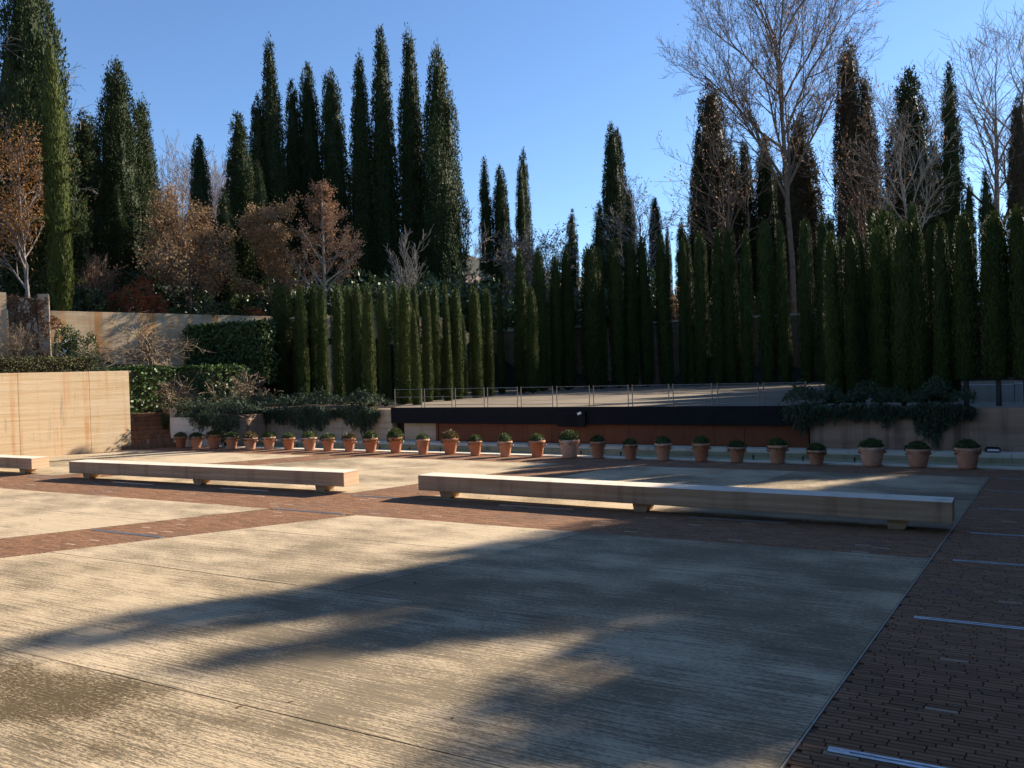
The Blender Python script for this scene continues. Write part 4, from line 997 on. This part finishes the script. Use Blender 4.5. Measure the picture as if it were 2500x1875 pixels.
hp_ = np.array(WALL_P) + wd * -1.1 + np.array([-wd[1], wd[0]]) * .9
leafy_box('clipped_hedge', 'low brown-green clipped hedge on top of the ochre wall', hp_ - wd * 12, wd, 12.0, .9, 3.1, 3.78, 9000, L_HEDGE, .07, .045, 'hedge', 45, .06)
# vine-clad pillars at the left edge
vp = thing('vine_wall', 'recessed wall veined with dark dry vines at the left edge', 'wall')
a0 = deep_at(22, 800, 37.6); a1 = deep_at(120, 800, 38.3)
dd = (a1 - a0)[:2]; Lw = float(np.hypot(*dd))
link('wall_face', line_box('wall_face', a0, dd, 0, Lw - .42, 0, .4, 3.0, 6.72, TANWALL), vp)
link('end_pier', line_box('end_pier', a0, dd, Lw - .41, Lw + .03, -.15, .6, 3.0, 6.9, TANWALL), vp)
g = ng(46); n = 2600; aa = g.uniform(0, Lw, n); zz = 3.05 + (g.uniform(0, 1, n) ** .8) * 3.75
dn = dd / Lw; nn = np.array([-dn[1], dn[0]])
off = np.where(aa > Lw - .42, -.19, -.03)
P = np.concatenate([a0[:2][None] + aa[:, None] * dn + off[:, None] * nn, zz[:, None]], 1)
nz = np.sin(aa * 7 + zz * 3) + np.sin(zz * 5 - aa * 4) + g.normal(size=n) * .7; keep = nz > -.2; P = P[keep]; m = len(P)
nb = np.tile(np.array([-nn[0], -nn[1], 0]) * -1 * -1, (m, 1))
N2 = unit(nb + g.normal(size=(m, 3)) * .6); D = unit(np.cross(N2, unit(g.normal(size=(m, 3)))) + [0, 0, -.3])
link('vine_foliage', fast_mesh('vine_foliage', *cards(P, D, N2, .13 * g.uniform(.5, 1.5, m), .07), L_DRY), vp)
segs = []
for k in range(26):
    x = g.uniform(0, Lw - .4); z = 3.0; 
    while z < 6.6:
        x2 = min(max(x + g.normal() * .16, 0), Lw - .42); z2 = z + g.uniform(.15, .4)
        q0_, q1_ = a0[:2] + dn * x - nn * .02, a0[:2] + dn * x2 - nn * .02
        segs.append((*q0_, z, *q1_, z2, .014, .012, 4)); x, z = x2, z2
link('vine_stem', fast_mesh('vine_stem', *tubes(segs), B_DARK), vp)
gp = thing('garden_pillar', 'pale ochre pillar cut by the left edge of the picture', 'pillar')
b0 = deep_at(-60, 800, 36.6)
link('shaft', line_box('shaft', b0, wd, 0, 1.25, 0, .7, 3.0, 6.95, OCHRE), gp)

# hanging junipers over the planter walls
def drape(label, runs, seed, zt, Vface, density=150, back=1.5, name='hanging_juniper'):
    """runs: (u0, u1, drop at u0, drop at u1, bulge): mounds over the wall top with sprays hanging down the face"""
    g = ng(seed); P, D, Ln = [], [], []
    for u0, u1, d0, d1, bul in runs:
        m = int((u1 - u0) * density * 3.2)
        u_ = g.uniform(u0, u1, m); f = (u_ - u0) / (u1 - u0)
        env = (np.sin(np.clip(f, 0, 1) * math.pi) ** .45)
        drop = 1.35 * (d0 + (d1 - d0) * f) * env * (.72 + 
            .28 * np.sin(u_ * 9.1 + seed) * np.cos(u_ * 4.3) + .18 * np.sin(u_ * 27 + seed * 2)) + .05
        s = g.uniform(0, 1, m)
        mode = g.uniform(0, 1, m) < .42
        top_v = Vface - .12 + g.uniform(-bul, back, m)
        mound = zt + (.15 + .62 * env * g.uniform(.45, 1, m) * (1 + .3 * np.sin(u_ * 6 + seed))) * np.clip(1 - np.abs(top_v - (Vface + .3)) / (back + .2), .1, 1)
        z = np.where(mode, mound, zt + .25 * env - s * (drop + .2 * env))
        v_ = np.where(mode, top_v, Vface - .06 - bul * env * (1 - s * .75) * g.uniform(.45, 1.05, m))
        xy = u_[:, None] * U + v_[:, None] * V
        P.append(np.concatenate([xy, z[:, None]], 1))
        dirn = np.where(mode[:, None], np.array([-V[0] * .5, -V[1] * .5, .55]), np.array([-V[0] * .35, -V[1] * .35, -1.]))
        D.append(unit(dirn + g.normal(size=(m, 3)) * np.where(mode, .55, .25)[:, None])); Ln.append(np.where(mode, .13, .19) * g.uniform(.6, 1.5, m))
    P, D, Ln = np.concatenate(P), np.concatenate(D), np.concatenate(Ln); m = len(P)
    t = thing(name, label, 'shrub', (0, 0, 0), 0, 'junipers hanging over the planter walls')
    # each spray is a stalk with side needles
    side = unit(np.cross(D, g.normal(size=(m, 3))))
    a = cards(P, D, unit(g.normal(size=(m, 3))), Ln, .028)
    b = cards(P + D * (Ln * .3)[:, None], unit(D + side * .7), unit(g.normal(size=(m, 3))), Ln * .6, .024)
    c = cards(P + D * (Ln * .45)[:, None], unit(D - side * .7), unit(g.normal(size=(m, 3))), Ln * .55, .024)
    link('foliage', fast_mesh('foliage', *join([a, b, c]), L_JUN), t)
    sg = []
    for u0, u1, d0, d1, bul in runs:
        for k in range(10):
            uu = g.uniform(u0 + .1, u1 - .1); p0 = uvz(uu, Vface + .5, zt - .05); p1 = uvz(uu, Vface - .08, zt + .1); p2 = uvz(uu, Vface - .12, zt - min(d0, d1) * .6)
            sg += [(*p0, *p1, .025, .02, 5), (*p1, *p2, .02, .008, 5)]
    link('stem', fast_mesh('stem', *tubes(sg), B_DARK), t)
drape('bushy juniper spilling to a point at the stage end of the tan planter wall', [(-22.9, -20.75, .45, .75, .35), (-21.9, -21.1, .95, 1.2, .15)], 51, 1.36, 26.46, 260)
drape('shaded juniper curtain over the middle of the tan planter wall', [(-26.6, -22.8, .62, .55, .32), (-25.0, -23.6, .85, .9, .2)], 52, 1.36, 26.46, 230)
drape('dark juniper hanging low over the far end of the tan planter wall', [(-30.2, -26.4, .5, .8, .35), (-28.2, -26.9, .95, 1.05, .25)], 53, 1.36, 26.46, 220)
drape('dark trailing juniper covering the whitewashed planter block', [(-29.9, -26.9, .45, .35, .25), (-28.9, -27.6, .85, .8, .15), (-30.2, -29.3, .55, .4, .3), (-27.0, -25.6, .9, 1.1, .5), (-26.9, -25.9, .8, 1.0, .9)], 54, 1.22, 23.75, 230, 2.0)
drape('dark juniper over the steel panels at the stage end of the rosy wall', [(-5.1, -3.3, .42, .30, .38), (-4.7, -3.9, .55, .45, .2), (-4.9, -4.3, .5, .5, .35)], 55, 1.34, 26.44, 230)
drape('thin juniper fringe along the middle top of the rosy wall', [(-3.5, -1.7, .22, .25, .22), (-3.1, -2.8, .42, .3, .1), (-2.3, -2.0, .35, .42, .1)], 56, 1.34, 26.44, 230)
drape('dark juniper hanging to a deep point on the rosy wall', [(-1.75, .1, .35, .35, .3), (-1.5, -.4, .62, .65, .25), (-1.25, -.65, .85, .85, .15)], 57, 1.34, 26.44, 260)

lo = at_v(2350, 940, 31.); lu = float(lo[:2] @ U)
wl = thing('low_wall', 'low whitewashed wall glimpsed under the shaded cypresses by the right edge', 'wall')
link('wall_panel', uvbox('wall_panel', lu, lu + 1.45, 31, 31.5, 1.2, 1.85, WHITEWALL, .02), wl); link('wall_panel', uvbox('wall_panel', lu + 1.47, lu + 5, 31, 31.5, 1.2, 1.88, WHITEWALL, .02), wl)
# drooping sprays on the slim bright cypress
sl = next(o for o in bpy.data.objects if o.get('label', '').startswith('slim bright green cypress'))
g = ng(321); iR = sl.matrix_basis.to_3x3().inverted()
for zf in (1.7, 4.1, 4.6, 6.5, 7.4, 8.6):
    parts = []
    for k in range(5):
        a = g.uniform(-2.8, .4); r0 = .42; L = g.uniform(.5, 1.0); P, D = [], []
        for j in range(26):
            f = j / 25; rr = r0 + L * f; zz = zf + .32 * math.sin(f * 2.2) * L - .35 * f * f * L
            P.append((math.cos(a) * rr, math.sin(a) * rr, zz)); D.append((math.cos(a), math.sin(a), .5 - 1.3 * f))
        P = np.repeat(np.array(P), 3, 0); D = np.repeat(np.array(D), 3, 0); m = len(P)
        parts.append(cards(P, unit(D + g.normal(size=(m, 3)) * .55), unit(g.normal(size=(m, 3))), g.uniform(.10, .2, m), .035))
    v, f = join(parts); v = v @ np.array(iR).T
    link('spray', fast_mesh('spray', v, f, L_SLIM), sl, kind='stuff')
# pale house far behind, glimpsed between trees
hs = thing('white_house', 'far white house glimpsed low in the sky gap behind the cypresses', 'house', (deep_at(1160, 690, 120)[0], 120, 0))
link('wall', prism('wall', [(-4, -3), (4, -3), (4, 3), (-4, 3)], 5, 15.3, HOUSEW), hs)
link('roof', poly_mesh('roof', [(-4.4, -3.4, 15.3), (4.4, -3.4, 15.3), (4.4, 3.4, 15.3), (-4.4, 3.4, 15.3), (-2.5, 0, 16.6), (2.5, 0, 16.6)], [(0, 1, 5, 4), (1, 2, 5), (2, 3, 4, 5), (3, 0, 4), (0, 3, 2, 1)], ROOFT), hs)
for x in (-2.6, 0, 2.6):
    link('window', prism('window', [(x - .5, -3.06), (x + .5, -3.06), (x + .5, -3.003), (x - .5, -3.003)], 12.4, 14.0, GLASSD), hs)

# fallen leaves blown over the paving
g = ng(123); n = 520
uu = g.uniform(-26, 4, n); v_ = np.where(g.uniform(0, 1, n) < .45, g.uniform(4, 22, n), np.where(g.uniform(0, 1, n) < .5, g.normal(23.2, .25, n), g.normal(15.1, .5, n)))
P = np.concatenate([uu[:, None] * U + v_[:, None] * V, g.uniform(.006, .014, n)[:, None]], 1); P[:, 2] += np.where((v_ > 23.3) & (v_ < 23.75), .035, 0)
D = unit(np.concatenate([g.normal(size=(n, 2)), g.normal(size=(n, 1)) * .15], 1))
link('fallen_leaves', fast_mesh('fallen_leaves', *cards(P, D, unit(np.array([[0, 0, 1.]]) + g.normal(size=(n, 3)) * .25), g.uniform(.03, .07, n), .03), L_DRY), None, kind='stuff', label='scattered dry leaves lying on the courtyard paving', cat='leaf litter')
